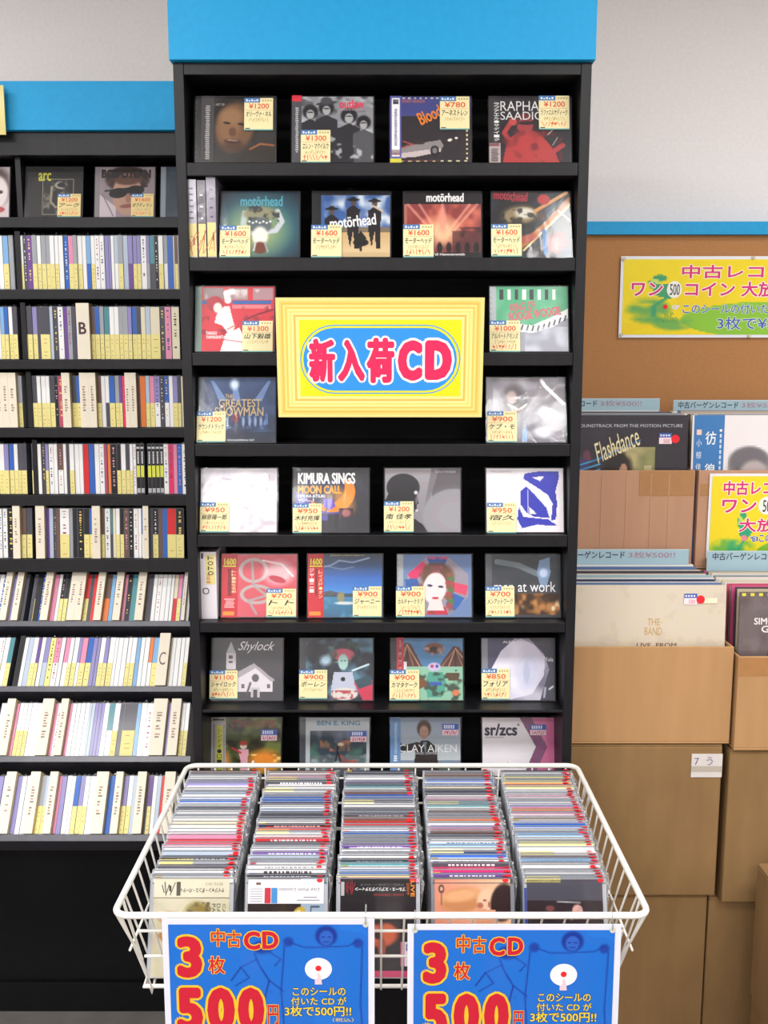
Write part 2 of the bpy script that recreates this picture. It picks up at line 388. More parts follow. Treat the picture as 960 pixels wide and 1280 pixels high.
for z_ in (.822, .768):                                      # level wires across the front and the back
    t = (BZ-z_)/(BZ-.697); y0, y1 = lerp(BY0, IY0, t), lerp(BY1, IY1, t)
    for yy in (y0-.003, y1+.003):
        mb = MB(); tub(mb, [(IX0+.012, yy, z_ + (.03*t if yy > 1.5 else 0)), (IX1-.012, yy, z_ + (.03*t if yy > 1.5 else 0))], .0021, 6); mb.build('level_wire', M['wire'], bk)
t = .5
for sx, ix in ((BX0, IX0), (BX1, IX1)):
    x_ = lerp(sx, ix, t); mb = MB(); tub(mb, [(x_, lerp(BY0, IY0, t)+.004, lerp(BZ, .697, t)), (x_, lerp(BY1, IY1, t), lerp(BZ, .697, t)+.02)], .0019, 6); mb.build('level_wire', M['wire'], bk)
for sx, ix in ((BX0, IX0), (BX1, IX1)):                      # V-shaped stacking brackets on both sides
    s = 1 if sx > 0 else -1
    for ya in (1.235, 1.60):
        mb = MB(); tub(mb, [(sx, ya, BZ-.003), (sx-s*.022, ya+.045, .748), (sx-s*.002, ya+.03, BZ-.003)], .0023, 6); mb.build('bracket', M['wire'], bk)
    mb = MB(); tub(mb, [(ix, IY0+.015, fz(IY0)), (ix+s*-.006, IY0+.02, .672), (ix+s*-.012, IY0+.015, fz(IY0))], .002, 6); mb.build('foot', M['wire'], bk)
for hx_ in (-.25, .24):
    mb = MB(); tub(mb, [(hx_, BY1, BZ), (hx_, 1.744, BZ+.001), (hx_, 1.7495, BZ-.012)], .0025, 6); mb.build('hook', M['wire'], bk)

# ================================================================ cardboard boxes and the low table, right
def carton(name, label, x0, x1, y0, y1, z0, z1, open_top=False, m='card', group=None, extra=None):
    t = thing(name, label, 'box', ((x0+x1)/2, y0, z0), group=group); w = (x1-x0)/2; d = y1-y0; h = z1-z0; th = .005
    mb = MB()
    if open_top:
        mb.box(-w, w, 0, d, 0, th); 
        mb.box(-w, w, 0, th, th, h); mb.box(-w, w, d-th, d, th, h); mb.box(-w, -w+th, th, d-th, th, h); mb.box(w-th, w, th, d-th, th, h)
        bevel(mb.build('box_body', M[m], t), .001, 1)
    else:
        mb.box(-w, w, 0, d, 0, h-.004); bevel(mb.build('box_body', M[m], t), .003, 2)
        for a, b in ((-.5, -.006), (.006, .5)):
            mb = MB(); mb.box(-w+.001, w-.001, d/2+a*d+(.001 if a < 0 else 0), d/2+b*d-(.001 if b > .1 else 0), h-.004, h); bevel(mb.build('flap', M[m], t), .001, 1)
        mb = MB(); mb.box(-.025, .025, -.0006, d+.0006, h, h+.0005); mb.box(-.025, .025, -.0008, -.0001, h-.045, h+.0005); mb.build('tape_strip', M['tape'], t) if extra == 'tape' else None
    return t
AX0, AX1, BXX0, BXX1 = .366, .6975, .7035, 1.04
carton('cardboard_box', 'lowest closed cardboard box beside the display rack', AX0, .674, 1.86, 2.10, 0, .512, m='card2')
mid = carton('cardboard_box', 'closed cardboard box with taped white note, under the box of beige record', AX0, .686, 1.852, 2.10, .514, .842, m='card2')
ca = carton('record_box', 'open cardboard box of records with plain beige sleeve at the front', AX0, AX1, 1.85, 2.105, .845, 1.047, True)
carton('cardboard_box', 'lowest closed cardboard box in the right-hand stack', .680, 1.02, 1.87, 2.10, 0, .498, m='card2')
carton('cardboard_box', 'middle closed cardboard box in the right-hand stack', .700, 1.03, 1.85, 2.10, .50, .832, m='card2')
cb = carton('record_box', 'open cardboard box of records with grey portrait sleeve, at the frame edge', BXX0, BXX1, 1.84, 2.105, .835, 1.03, True)
carton('cardboard_box', 'near cardboard box at lower right edge, bottom of its pair', .752, 1.05, 1.55, 1.80, 0, .33, m='card2')
carton('cardboard_box', 'near cardboard box at lower right edge, on top of its pair', .748, 1.05, 1.55, 1.80, .332, .615, m='card2')
tb = thing('low_table', 'plain low table behind the front record boxes, mostly hidden', 'table', (.72, 2.12, 0))
mb = MB(); mb.box(-.36, .5, .0, .33, 1.12, 1.149); mb.build('table_top', M['wood'], tb)
for lx in (-.34, .46):
    for ly in (.02, .29): mb = MB(); mb.box(lx, lx+.03, ly, ly+.03, 0, 1.12); mb.build('leg', M['wood'], tb)
cc = carton('record_box', 'open taped cardboard box of records with black film soundtrack sleeve at front', AX0, .692, 2.122, 2.44, 1.15, 1.372, True, 'card3')
cd = carton('record_box', 'open cardboard box of records behind the yellow sale card', .700, 1.03, 2.122, 2.44, 1.15, 1.372, True, 'card3')
mb = MB(); P0, P1 = at(800, 592, 2.12), at(868, 620, 2.12)
mb.box(P0.x-.529, .1615, -.0006, -.0001, P1.z-1.15, .2215); mb.build('tape_strip', M['tape'], cc)
mb = MB()
mb.box(-.16, -.10, -.0006, -.0001, .165, .192); mb.build('tape_strip', M['tape'], cd)
mb = MB(); mb.box(-.166, -.05, -.0006, -.0001, .155, .1925); mb.build('tape_strip', M['tape'], cb)
# creases in the taped box: folded ribs pressed in its face
for fx in (-.10, -.045, .01, .065, .105):
    mb = MB(); mb.box(fx, fx+.0022, -.0007, 0, .004, .215); mb.build('crease', M['card3'], cc)
# note on the middle box
nt_ = MB(); a_, b_ = at(863, 971, 1.852), at(903, 942, 1.852)
nt_.box(a_.x, b_.x, 1.8495, 1.8515, a_.z, b_.z, 'd8d2cf')
text(nt_, '7  う', a_.x+.006, a_.z+.026, b_.x-.02, b_.z-.006, '6a6a90', 1.8490); nt_.rect(a_.x, a_.z+.012, b_.x, a_.z+.024, 1.8490, 'b9afa2')
tag(nt_.build('paper_note', M['print']), 'small white paper note taped to a cardboard box right of the basket', 'note')
# ================================================================ records
def lp_record(name, label, x0, x1, y, z0, lean, art, group=None, h=.313, back='w', film=True):
    """one record sleeve standing in a box; art(mb, w, h) prints its face"""
    t = thing(name, label, 'record', ((x0+x1)/2, y, z0), (math.radians(-lean), 0, 0), group); w = x1-x0
    mb = MB(); mb.box(-w/2, w/2, 0, .0035, 0, h, back); mb.build('sleeve', M['print'], t)
    if art:
        mb = MB(); art(mb, w, h); mb.build('cover_art', M['print'], t)
    if film:
        mb = MB(); mb.rect(-w/2-.002, 0, w/2+.002, h+.004, -.0016, 'w'); mb.build('film_sleeve', M['film'], t)
    return t
def small_price(mb, x, z, y, s=1.0):
    mb.rect(x-.013*s, z-.011*s, x+.013*s, z+.011*s, y, 'f6e0e6'); mb.rect(x-.013*s, z+.002*s, x+.013*s, z+.011*s, y-.0001, '3f5fb0')
    for k in range(4): mb.rect(x-.011*s+k*.0055*s, z+.0045*s, x-.0075*s+k*.0055*s, z+.008*s, y-.0002, 'e8e8f4')
    text(mb, '500', x-.004*s, z-.009*s, x+.009*s, z-.001*s, 'd05070', y-.0002)
def red_dot(mb, x, z, y, r=.0085): mb.disc(x, z, r, r, y, 'e8242c', 16)
def beige_art(mb, w, h):
    Cv('d9cdb9', 60).nz('cfc0aa', 14, 14, 3, .4, .8, .5).emit(mb, -w/2, 0, w/2, h, -.0004)
    small_price(mb, w/2-.072, h-.028, -.0022); red_dot(mb, w/2-.052, h-.029, -.0025); mb.rect(w/2-.045, h-.037, w/2-.018, h-.026, -.0022, 'f3e3c4')
    text(mb, 'THE', -.0, h-.082, .025, h-.068, 'c9a45e', -.0008); text(mb, 'BAND', -.005, h-.102, .03, h-.086, 'c9a45e', -.0008)
    text(mb, 'LIVE  FROM', -.02, h-.127, .06, h-.118, '7a5a48', -.0008, .01)
def grey_art(mb, w, h):
    c = Cv('6a5f60', 70).nz('57494a', 6, 6, 4, .4, .7).el(.42, .55, .26, .28, '1b1719', 0, .12).el(.45, .6, .13, .17, 'a98a7c', 0, .2).nz('8d7d7b', 9, 9, 8, .6, .9, .5)
    c.emit(mb, -w/2, 0, w/2, h, -.0004)
    for k in range(18): mb.rect(-w/2+.004+k*.017, h-.008, -w/2+.012+k*.017, h-.002, -.0006, 'ddd24a')
    text(mb, 'SIMON', -w/2+.03, h-.066, -w/2+.085, h-.052, 'efe9e6', -.0008, .02); text(mb, 'GREATEST', -w/2+.045, h-.082, -w/2+.16, h-.068, 'efe9e6', -.0008, .02)
def film_art(mb, w, h):
    c = Cv('24222c', 90).nz('332f3c', 10, 10, 2, .5, .8, .5)
    c.re(.42, .21, .77, .98, 'b9ab78').nz('7f8250', 7, 12, 5, .4, .7, .9, (.42, .21, .77, .98)).re(.42, .21, .44, .98, '5b5a3c', .6).re(.69, .33, .75, .4, 'd8c898', .7)
    c.nze('17110f', .50, .36, .12, .14, 16, 4, .1, .3, 1).el(.50, .33, .07, .09, '17110f', 0, .3).el(.54, .37, .028, .05, 'c79473', 0, .2).el(.545, .39, .01, .006, 'b04038', 0, .4).el(.20, .30, .03, .05, '5a4a3a', 0, .5).el(.27, .28, .03, .05, '6a3448', 0, .5).el(.24, .34, .05, .05, '3a3a70', 0, .5)
    c.emit(mb, -w/2, 0, w/2, h, -.0004)
    text(mb, 'ORIGINAL SOUNDTRACK FROM THE MOTION PICTURE', -w/2+.004, h-.027, w/2-.012, h-.020, 'c8ccd4', -.0008)
    text(mb, 'Flashdance', -.058, h-.088, .048, h-.044, 'efe3b6', -.0008, .0, rot=24, shear=.5)
    for k in range(4): mb.face([(-.09, -.0007, h-.150+k*.012), (-.04, -.0007, h-.135+k*.012), (-.04, -.0007, h-.131+k*.012), (-.09, -.0007, h-.147+k*.012)], '3aa0d0')
    mb.face([(-.06, -.0007, h-.106), (.05, -.0007, h-.056), (.05, -.0007, h-.054), (-.06, -.0007, h-.102)], '3a80c0')
    small_price(mb, w/2-.050, h-.052, -.0022, 1.1); red_dot(mb, w/2-.028, h-.053, -.0025, .0095)
def jp_art(mb, w, h):
    c = Cv('ece4e6', 80).el(.40, .34, .15, .13, '8b8688', 0, .15).el(.39, .30, .13, .09, '6a666a', 0, .3).el(.43, .40, .10, .10, 'b8aeaa', 0, .3)
    c.emit(mb, -w/2, 0, w/2, h, -.0004)
    x = -w/2+.004; mb.rect(x, 0, x+.068, h, -.0008, '2e77b8')
    for k, ch in enumerate('彷徨'): text(mb, ch, x+.026, h-.066-k*.072, x+.050, h-.036-k*.072, 'eef2f4', -.0012, .012)
    mb.rect(x+.006, h-.044, x+.017, h-.032, -.0012, 'f0c9b8')
    for k, ch in enumerate('小椋佳'): text(mb, ch, x+.006, h-.070-k*.027, x+.018, h-.054-k*.027, 'eef2f4', -.0012, .0)
    mb.disc(x+.060, h-.034, .003, .003, -.0012, 'f0f0f0')
    for k in range(9): mb.rect(x+.058, h-.050-k*.012, x+.062, h-.042-k*.012, -.0012, 'cfe0ee')
def back_records(x0, x1, y0, y1, z0, n, where, grp, htop=.313, lean=4, seed=1):
    r = random.Random(seed); cols = ['d8d4cc', '5c79a8', '9fb4bd', 'e2dfd9', '2f3f64', 'c6b79b', 'ebe9e5', '8a8f96', 'b9a896', 'e6e2dc', '4a4148', 'd7cdbb']
    cn = ['light grey', 'blue', 'pale teal', 'white', 'navy', 'tan', 'white', 'grey', 'brown', 'cream', 'dark', 'cream']
    if 'right-hand' in where: cols[1:5] = ['c8506a', 'e8e0da', 'd65a8c', 'e8e0a0']; cn[1:5] = ['red', 'white', 'pink', 'pale yellow']
    for k in range(n):
        y = lerp(y0, y1, k/max(n-1, 1)); j = (k*5+seed) % 12
        lp_record('record', '%s record edge, %s from the front in %s' % (cn[j], ORD[k+1], where), x0+r.uniform(0, .003), x1-r.uniform(0, .004), y, z0, lean,
                  None, grp, htop+r.uniform(-.004, .002), cols[j], film=(k % 3 == 0))
ORD = ['zeroth', 'first', 'second', 'third', 'fourth', 'fifth', 'sixth', 'seventh', 'eighth', 'ninth', 'tenth', 'eleventh', 'twelfth', 'thirteenth', 'fourteenth', 'fifteenth',
       'sixteenth', 'seventeenth', 'eighteenth', 'nineteenth', 'twentieth'] + ['twenty-'+x for x in ('first', 'second', 'third', 'fourth', 'fifth', 'sixth', 'seventh', 'eighth', 'ninth')] + \
      ['thirtieth'] + ['thirty-'+x for x in ('first', 'second', 'third', 'fourth', 'fifth', 'sixth', 'seventh', 'eighth', 'ninth')] + ['fortieth'] + ['forty-'+x for x in ('first', 'second', 'third', 'fourth', 'fifth')]
z0 = .8505
lp_record('record', 'plain beige record sleeve in creased film, front of the box beside the rack', .373, .688, 1.868, z0, 3, beige_art, None, .315, 'd9cdb9')
back_records(.373, .688, 1.886, 2.078, z0, 15, 'the box behind the beige sleeve', 'records behind the beige sleeve', .315, 3, 1)
lp_record('record', 'grey portrait record sleeve with white lettering and black hair', .712, 1.028, 1.858, .8405, 3, grey_art, None, .313, '6a5f60')
back_records(.712, 1.028, 1.876, 2.078, .8405, 15, 'the right-hand front box', 'records behind the grey portrait sleeve', .314, 3, 5)
z1 = 1.1555; H1 = at(800, 519, 2.145).z - z1
lp_record('record', 'black film soundtrack record sleeve with handwritten title', .372, .680, 2.14, z1, 2, film_art, None, H1, '24222c')
back_records(.372, .682, 2.158, 2.37, z1, 9, 'the box behind the black soundtrack sleeve', 'records behind the soundtrack sleeve', H1+.002, 2, 2)
lp_record('record', 'white record sleeve with blue Japanese title strip and dark head', at(868, 520, 2.14).x, 1.02, 2.14, z1, 2, jp_art, None, H1, 'ece4e6')
back_records(.708, 1.02, 2.158, 2.37, z1, 9, 'the box behind the blue-strip sleeve', 'records behind the blue-strip sleeve', H1+.002, 2, 7)
# pale blue divider cards with lettering
def divider_card(label, x0, x1, y, zt, zb, hidden):
    mb = MB(); mb.box(x0, x1, y, y+.0015, zb, zt, 'a9c6d2')
    W = x1-x0; h = .024; a = x0+.012 - hidden
    text(mb, '中古バーゲンレコード', a, zt-h+.003, a+.15, zt-.004, '34364a', y-.0004, .012)
    text(mb, '3枚¥500!!', a+.158, zt-h+.004, a+.262, zt-.005, 'b08c9c', y-.0004, .006)
    mb.rect(x0, zt-.0015, x1, zt, y-.0003, 'd2e2e8')
    return tag(mb.build('divider_card', M['gloss']), label, 'divider card')
p = at(862, 687, 2.088); q = at(862, 700, 2.088)
divider_card('pale blue lettered divider card behind the records of the beige-sleeve box', .372, p.x, 2.092, p.z, .9, 0.0)
p = at(885, 689, 2.088)
divider_card('pale blue lettered divider card standing under the yellow sale card', p.x, p.x+.31, 2.092, p.z, .9, 0)
p = at(825, 498, 2.41)
divider_card('pale blue lettered divider card at the back of the soundtrack box', .40, p.x, 2.41, p.z, 1.2, .03)
p = at(842, 500, 2.41)
divider_card('pale blue lettered divider card behind the white blue-strip sleeve', p.x, p.x+.30, 2.41, p.z, 1.2, 0)

# ================================================================ posters
def sheet(name, label, x0, x1, z0, z1, y, border='e9e9ee', th=.0012, lean=0, cat='poster'):
    t = thing(name, label, cat, ((x0+x1)/2, y, z0), (math.radians(lean), 0, 0)); W = x1-x0; H = z1-z0
    mb = MB(); mb.box(-W/2, W/2, 0, th, 0, H, border); mb.build('sheet', M['gloss'], t)
    return t, W, H
PINK = 'd8307c'
def green_figure(c, sx, sy, k=1.0, col='3fa860'):
    c.nze(col, sx-.04*k, sy+.26, .10*k, .2, 12, 6, .2, .6, .75).nze(col, sx+.06*k, sy+.42, .1*k, .12, 12, 3, .2, .6, .7)
    c.el(sx, sy-.19*k, .028*k, .05*k, col, 0, .2).el(sx-.02*k, sy-.12*k, .02*k, .06*k, 'cfe26a', 0, .3)
    c.pl([(sx-.03*k, sy-.12*k), (sx+.05*k, sy-.1*k), (sx+.09*k, sy+.02*k), (sx+.04*k, sy+.12*k), (sx-.02*k, sy+.06*k)], col)
    c.ln([(sx+.03*k, sy+.1*k), (sx-.02*k, sy+.22*k), (sx-.02*k, sy+.36*k)], .02*k, col); c.ln([(sx-.03*k, sy-.05*k), (sx-.04*k, sy-.15*k)], .014*k, col)
# wide yellow poster on the pinboard
a = at(777, 320, 2.46); b = at(773, 422, 2.46)
t, W, H = sheet('sale_poster', 'wide yellow laminated record sale poster pinned to the tan board', a.x, a.x+.72, b.z, a.z, 2.464)
mb = MB(); c = Cv('f4d71c', 150, 46).nz('e8c41a', 4, 3, 2, .5, .9, .5).el(.53, .80, .32, .24, '8fc43c', 0, .03)
green_figure(c, .13, .42, .9, '3f9f6a')
m_ = .0075; c.emit(mb, -W/2+m_, m_, W/2-m_, H-m_, -.0005)
def T(s, px0, py0, px1, py1, col, bold, ol=None, yy=-.001, rot=0, Y=2.4635):
    A = at(px0, py1, Y); B = at(px1, py0, Y); text(mb, s, A.x-t.location.x, A.z-t.location.z, B.x-t.location.x, B.z-t.location.z, col, yy, bold, ol, rot)
WO = [(.045, 'fdfbe8')]
T('中古レコード', 852, 331, 1010, 348, PINK, .025, WO); T('ワン', 789, 353, 829, 370, PINK, .025, WO); T('コイン', 856, 353, 919, 370, PINK, .025, WO); T('大放出', 926, 352, 990, 371, PINK, .025, WO)
A = at(843, 362, 2.4635); mb.disc(A.x-t.location.x, A.z-t.location.z, .019, .021, -.0008, 'f2f2ea', 28); T('500', 837, 355, 850, 369, '3a3a44', .01)
T('このシールの付いたレコード', 853, 380, 1010, 392, '3c62b8', .012, [(.04, 'e9f2d0')]); T('3枚で¥500!!', 896, 396, 1000, 412, '3c62b8', .012, [(.04, 'e9f2d0')])
A = at(831.5, 383.5, 2.4635); red_dot(mb, A.x-t.location.x, A.z-t.location.z, -.0008, .006); T('☞', 840, 381, 850, 387, 'dfe8f4', .02)
T('3LP', 829, 391, 842, 396, '5aa04c', 0, rot=5); T('¥500', 826, 397, 847, 403, '5aa04c', 0, rot=5)
mb.build('printed_face', M['gloss'], t)
for fx, fz_ in ((-W/2+.007, H-.007), (-W/2+.007, .007), (-.03, H-.004), (-.03, .004)):
    q_ = MB(); q_.tube([(fx, -.004, fz_), (fx, .002, fz_)], .0045, 10, 'c9c2a8'); q_.build('push_pin', M['plastic'], t)
# tall yellow poster on the box
a = at(888, 592, 2.116); b = at(885, 698, 2.116)
t, W, H = sheet('sale_poster', 'smaller yellow record sale card leaning on the upper right box', a.x, a.x+.27, b.z, a.z, 2.1185)
mb = MB(); c = Cv('f2da24', 90, 66).el(.85, .98, .45, .22, '7dbb3c', 0, .03); c.nze('58b05a', .2, .9, .22, .16, 12, 3, .25, .6, .8); green_figure(c, .28, .68, 1.0, '35a878')
c.emit(mb, -W/2+.006, .005, W/2-.006, H-.006, -.0005)
def T2(*a, **k): T(*a, **{**k, 'Y': 2.118})
T2('中古レコード', 904, 601, 1000, 619, PINK, .025, WO); T2('ワン', 902, 624, 946, 641, PINK, .025, WO); A = at(958, 632, 2.118); mb.disc(A.x-t.location.x, A.z-t.location.z, .018, .02, -.0008, 'f2f2ea', 24)
T2('500', 953, 625, 969, 640, '3a3a44', .01); T2('大放出', 923, 648, 990, 665, PINK, .025, WO)
A = at(930, 672.5, 2.118); mb.disc(A.x-t.location.x, A.z-t.location.z, .0068, .0068, -.0008, 'e88a9a', 16); T2('☜このシール', 937, 668, 990, 677, '3c4fa8', .015, [(.04, 'e9f2e8')])
mb.build('printed_face', M['gloss'], t)
# the two blue posters on the basket front
for bi, (pl_, pr, pt, lab) in enumerate([(202, 468, 1148.5, 'blue laminated used-CD sale poster hanging on the left half of the basket front'),
                                         (509.5, 777, 1155.5, 'blue laminated used-CD sale poster hanging on the right half of the basket front')]):
    YP = 1.2085; a = at(pl_, pt, YP); b = at(pr, pt, YP); H = .215
    t, W, H = sheet('sale_poster', lab, a.x, b.x, a.z-H, a.z, YP, 'dfe0ec')
    mb = MB(); c = Cv('1c6acb', 150, 112).nz('2a78d6', 4, 4, 3, .4, .8, .6)
    DK = '142f8c'
    c.ln([(.58, .16), (.56, .5), (.58, .95)], .006, DK, .9); c.ln([(.97, .17), (.96, .6), (.98, .98)], .006, DK, .9)
    c.ln([(.60, .13), (.68, .17), (.78, .17), (.9, .16), (.95, .12)], .007, DK, .9)
    c.el(.79, .085, .055, .075, DK, 0, .25, .9).el(.79, .10, .034, .055, '2a62bd', 0, .2).el(.775, .095, .008, .006, DK, 0, .3).el(.805, .095, .008, .006, DK, 0, .3).ln([(.78, .13), (.80, .13)], .006, DK)
    c.el(.60, .13, .025, .035, DK, 0, .5, .7).el(.95, .14, .025, .035, DK, 0, .5, .7)
    c.el(.47, .17, .05, .05, DK, 20, .4, .85); c.ln([(.50, .2), (.56, .26), (.53, .31)], .006, DK); c.ln([(.43, .22), (.45, .30), (.5, .42), (.47, .6)], .007, DK); c.ln([(.44, .26), (.36, .32), (.31, .42)], .007, DK)
    c.ln([(.36, .32), (.40, .4), (.33, .46)], .006, DK); c.ln([(.5, .42), (.57, .5)], .006, DK); c.nz(DK, 20, 20, 8, .6, .8, .7, (.5, .5, .57, .7)); c.nz('2f6cc8', 12, 12, 11, .55, .8, .5, (.36, .2, .56, .5))
    bx = .0085; c.emit(mb, -W/2+bx, .01, W/2-bx, H-bx*.95, -.0005)
    dx = 0 if bi == 0 else 306.5; dy = 0 if bi == 0 else 7.5
    def T3(s, x0, y0, x1, y1, col, bold, ol, yy=-.0012):
        A = at(x0+dx, y1+dy, YP-.0006); B = at(x1+dx, y0+dy, YP-.0006); text(mb, s, A.x-t.location.x, A.z-t.location.z, B.x-t.location.x, B.z-t.location.z, col, yy, bold, ol)
    RD_ = 'c81c34'; YO = [(.035, 'f0c02c')]
    T3('3', 222, 1170, 252, 1222, RD_, .045, [(.035, 'f0c02c')]); T3('5', 222, 1234, 253, 1290, RD_, .045, [(.035, 'f0c02c')])
    T3('0', 260, 1234, 293, 1290, RD_, .045, [(.035, 'f0c02c')]); T3('0', 298, 1234, 330, 1290, RD_, .045, [(.035, 'f0c02c')])
    T3('中', 264, 1161, 281, 1183, 'c8402c', .012, YO); T3('古', 284, 1163, 301, 1184, 'c8402c', .012, YO); T3('C', 305, 1164, 325, 1187, RD_, .035, YO); T3('D', 328, 1164, 348, 1186, RD_, .035, YO)
    T3('枚', 261, 1195, 281, 1217, RD_, .012, YO); T3('円', 335, 1256, 348, 1280, RD_, .012, YO)
    YL = 'f0d040'; DO = [(.03, '2a2a50')]
    T3('このシールの', 366, 1234, 432, 1244, YL, .012, DO); T3('付いた CD が', 364, 1246, 433, 1256, YL, .012, DO); T3('3枚で500円!!', 356, 1257, 439, 1270, YL, .015, DO); T3('（税込）', 416, 1272, 442, 1277, YL, .0, None)
    A = at(398+dx, 1211+dy, YP-.0006); ox, oz = A.x-t.location.x, A.z-t.location.z
    mb.disc(ox, oz, .0185, .0165, -.0009, 'eef0f4', 32); red_dot(mb, ox, oz+.001, -.0011, .0042)
    mb.face([(ox-.005, -.0011, oz-.023), (ox+.005, -.0011, oz-.023), (ox+.0035, -.0011, oz-.012), (ox+.0012, -.0011, oz-.006), (ox-.0008, -.0011, oz-.006), (ox-.0015, -.0011, oz-.014), (ox-.005, -.0011, oz-.016)], 'e9c9d4')
    mb.build('printed_face', M['gloss'], t)
    for tx in ((W/2-.012,) if bi == 0 else (-W/2+.010, W/2-.012)):
        q_ = MB(); q_.tube([(tx, -.001, H-.008), (tx, -.0008, H+.004), (tx, .008, H+.0165), (tx+.001, .018, H+.01), (tx, .009, H-.004), (tx, .002, H-.008)], .0006, 5, '8a8f8c'); q_.build('tie', M['plastic'], t)
        q_ = MB(); q_.disc(tx, H-.008, .004, .0045, -.0006, 'cfcfc0', 12); q_.build('eyelet', M['plastic'], t)
# ---------------------------------------------------------------- the yellow sign on the display rack
a = at(344, 372, 1.700); b = at(606, 372, 1.700); z0_ = at(480, 521.5, 1.722).z
t = thing('shop_sign', 'yellow framed new-arrivals sign with red letters in a blue oval', 'sign', ((a.x+b.x)/2, 1.722, z0_), (math.radians(6), 0, 0))
W = b.x-a.x; H = (a.z-z0_)/math.cos(math.radians(6)); Wb = (at(604, 521, 1.722)-at(350, 521, 1.722)).x
def trap(p):                                                  # the board narrows slightly towards its foot
    s_ = lerp(Wb/W, 1, p[2]/H); return (p[0]*s_, p[1], p[2])
mb = MB(); mb.box(-W/2, W/2, 0, .008, 0, H, 'f0d488', cf='f2d98c'); mb.v = [trap(v) for v in mb.v]; mb.build('board', M['plastic'], t)
mb = MB(); cols = ['f6dc86', 'f7cf70', 'f3bd58', 'f8dd84', 'f6c763', 'fae494', 'f9dc78', 'fbe89a', 'f3b95a', 'fae690']
for k, cc_ in enumerate(cols):
    i_ = .002+k*.0036; q0 = len(mb.v); mb.rect(-W/2+i_, i_*.95, W/2-i_, H-i_*.95, -.0003-k*.00004, cc_)
ix = .0405; mb.rect(-W/2+ix, .038, W/2-ix+.001, H-.038, -.0009, 'f6e21c')
def pill(x0, z0, x1, z1, y, c, n=14):
    r = (z1-z0)/2; P = []
    for k in range(n+1):
        a_ = math.radians(-90+180*k/n); P.append((x1-r+r*math.cos(a_)*1.0, y, (z0+z1)/2+r*math.sin(a_)))
    for k in range(n+1):
        a_ = math.radians(90+180*k/n); P.append((x0+r+r*math.cos(a_), y, (z0+z1)/2+r*math.sin(a_)))
    mb.face(P, c)
def U(px, py):                                               # board coordinates of a spot on the sign
    return (-W/2 + W*(px-347)/(605-347), H*(521.5-py)/149.5)
for (x0, y0, x1, y1, cc_, yy) in [(376, 405, 576.5, 491.5, '3d9be0', -.0010), (377.5, 406.5, 575, 490, 'f6e21c', -.0011), (380, 409, 572, 487.5, '2f93e4', -.0012)]:
    A = U(x0, y1); B = U(x1, y0); pill(A[0], A[1], B[0], B[1], yy, cc_)
for s_, x0, y0, x1, y1, bd, oo in [('新', 387, 422, 420, 477, .045, .05), ('入', 423, 423, 457, 476, .05, .05), ('荷', 459, 421, 494, 478, .045, .05), ('C', 498, 424, 529, 475, .055, .045), ('D', 532, 424, 566, 474, .055, .045)]:
    A = U(x0, y1); B = U(x1, y0); text(mb, s_, A[0], A[1], B[0], B[1], 'e8285c', -.0015, bd, [(oo, 'fafafa')])
mb.v = [trap(v) for v in mb.v]; mb.build('printed_face', M['gloss'], t)
# gold edged poster at the far left
mb = MB(); a = at(3.5, 106, 2.26); b = at(3.5, 168, 2.26); mb.box(a.x-.25, a.x, 2.262, 2.266, b.z, a.z, 'd8c878'); tag(mb.build('poster_board', M['gloss']), 'gold-edged board at the far left edge on the blue header', 'poster')
# ================================================================ displayed CDs (cover to the front)
def scribble(mb, x, z, w, h, y, c, seed, n=9):
    r = random.Random(seed)
    for k in range(n):
        cx = x+w*(k+.5)/n; a = r.uniform(-.6, .6); l = h*r.uniform(.3, .6); t = .0006
        if r.random() < .5: mb.rect(cx-w/n*.42, z+h*r.uniform(.2, .75), cx+w/n*.42, z+h*r.uniform(.2, .75)+t*1.2, y, c)
        mb.face([(cx-a*l-t, y, z+h/2-l), (cx-a*l+t, y, z+h/2-l), (cx+a*l+t, y, z+h/2+l), (cx+a*l-t, y, z+h/2+l)], c)
def price_sticker(t, x0, z0, x1, z1, price, hand, seed, y=-.0030, base='ecdfac'):
    mb = MB(); W = x1-x0; H = z1-z0; r = random.Random(seed)
    mb.box(x0, x1, y, y+.0004, z0, z1, base, cf=base)
    Y = y-.0001
    mb.rect(x0, z1-H*.14, x0+W*.55, z1, Y, '4a78b0')
    for k in range(5): mb.rect(x0+W*(.06+.09*k), z1-H*.105, x0+W*(.12+.09*k), z1-H*(.04+.03*(k % 2)), Y-.0001, 'dfe8f2')
    for k in range(4): mb.rect(x0+W*(.62+.09*k), z1-H*.10, x0+W*(.68+.09*k), z1-H*.05, Y, 'b9ac78')
    text(mb, '¥'+price, x0+W*.16, z1-H*.33, x0+W*.86, z1-H*.165, 'd8542c', Y, .016)
    mb.rect(x0+W*.04, z1-H*.375, x0+W*.97, z1-H*.365, Y, 'd09070')
    if hand: text(mb, hand, x0+W*.06, z1-H*.58, x0+W*.94, z1-H*.40, '1c1a20', Y, .016, shear=.2)
    scribble(mb, x0+W*.15, z1-H*.74, W*.7, H*.13, Y, 'c9b27a', seed)
    if r.random() < .75: scribble(mb, x0+W*.08, z0+H*.09, W*.82, H*.16, Y, 'e2683c', seed+3, 8)
    mb.rect(x0, z0, x1, z0+H*.035, Y, '5aa0a0'); mb.rect(x0+W*.04, z0+H*.045, x0+W*.2, z0+H*.075, Y, '4a4a52')
    return mb.build('price_sticker', M['print'], t)
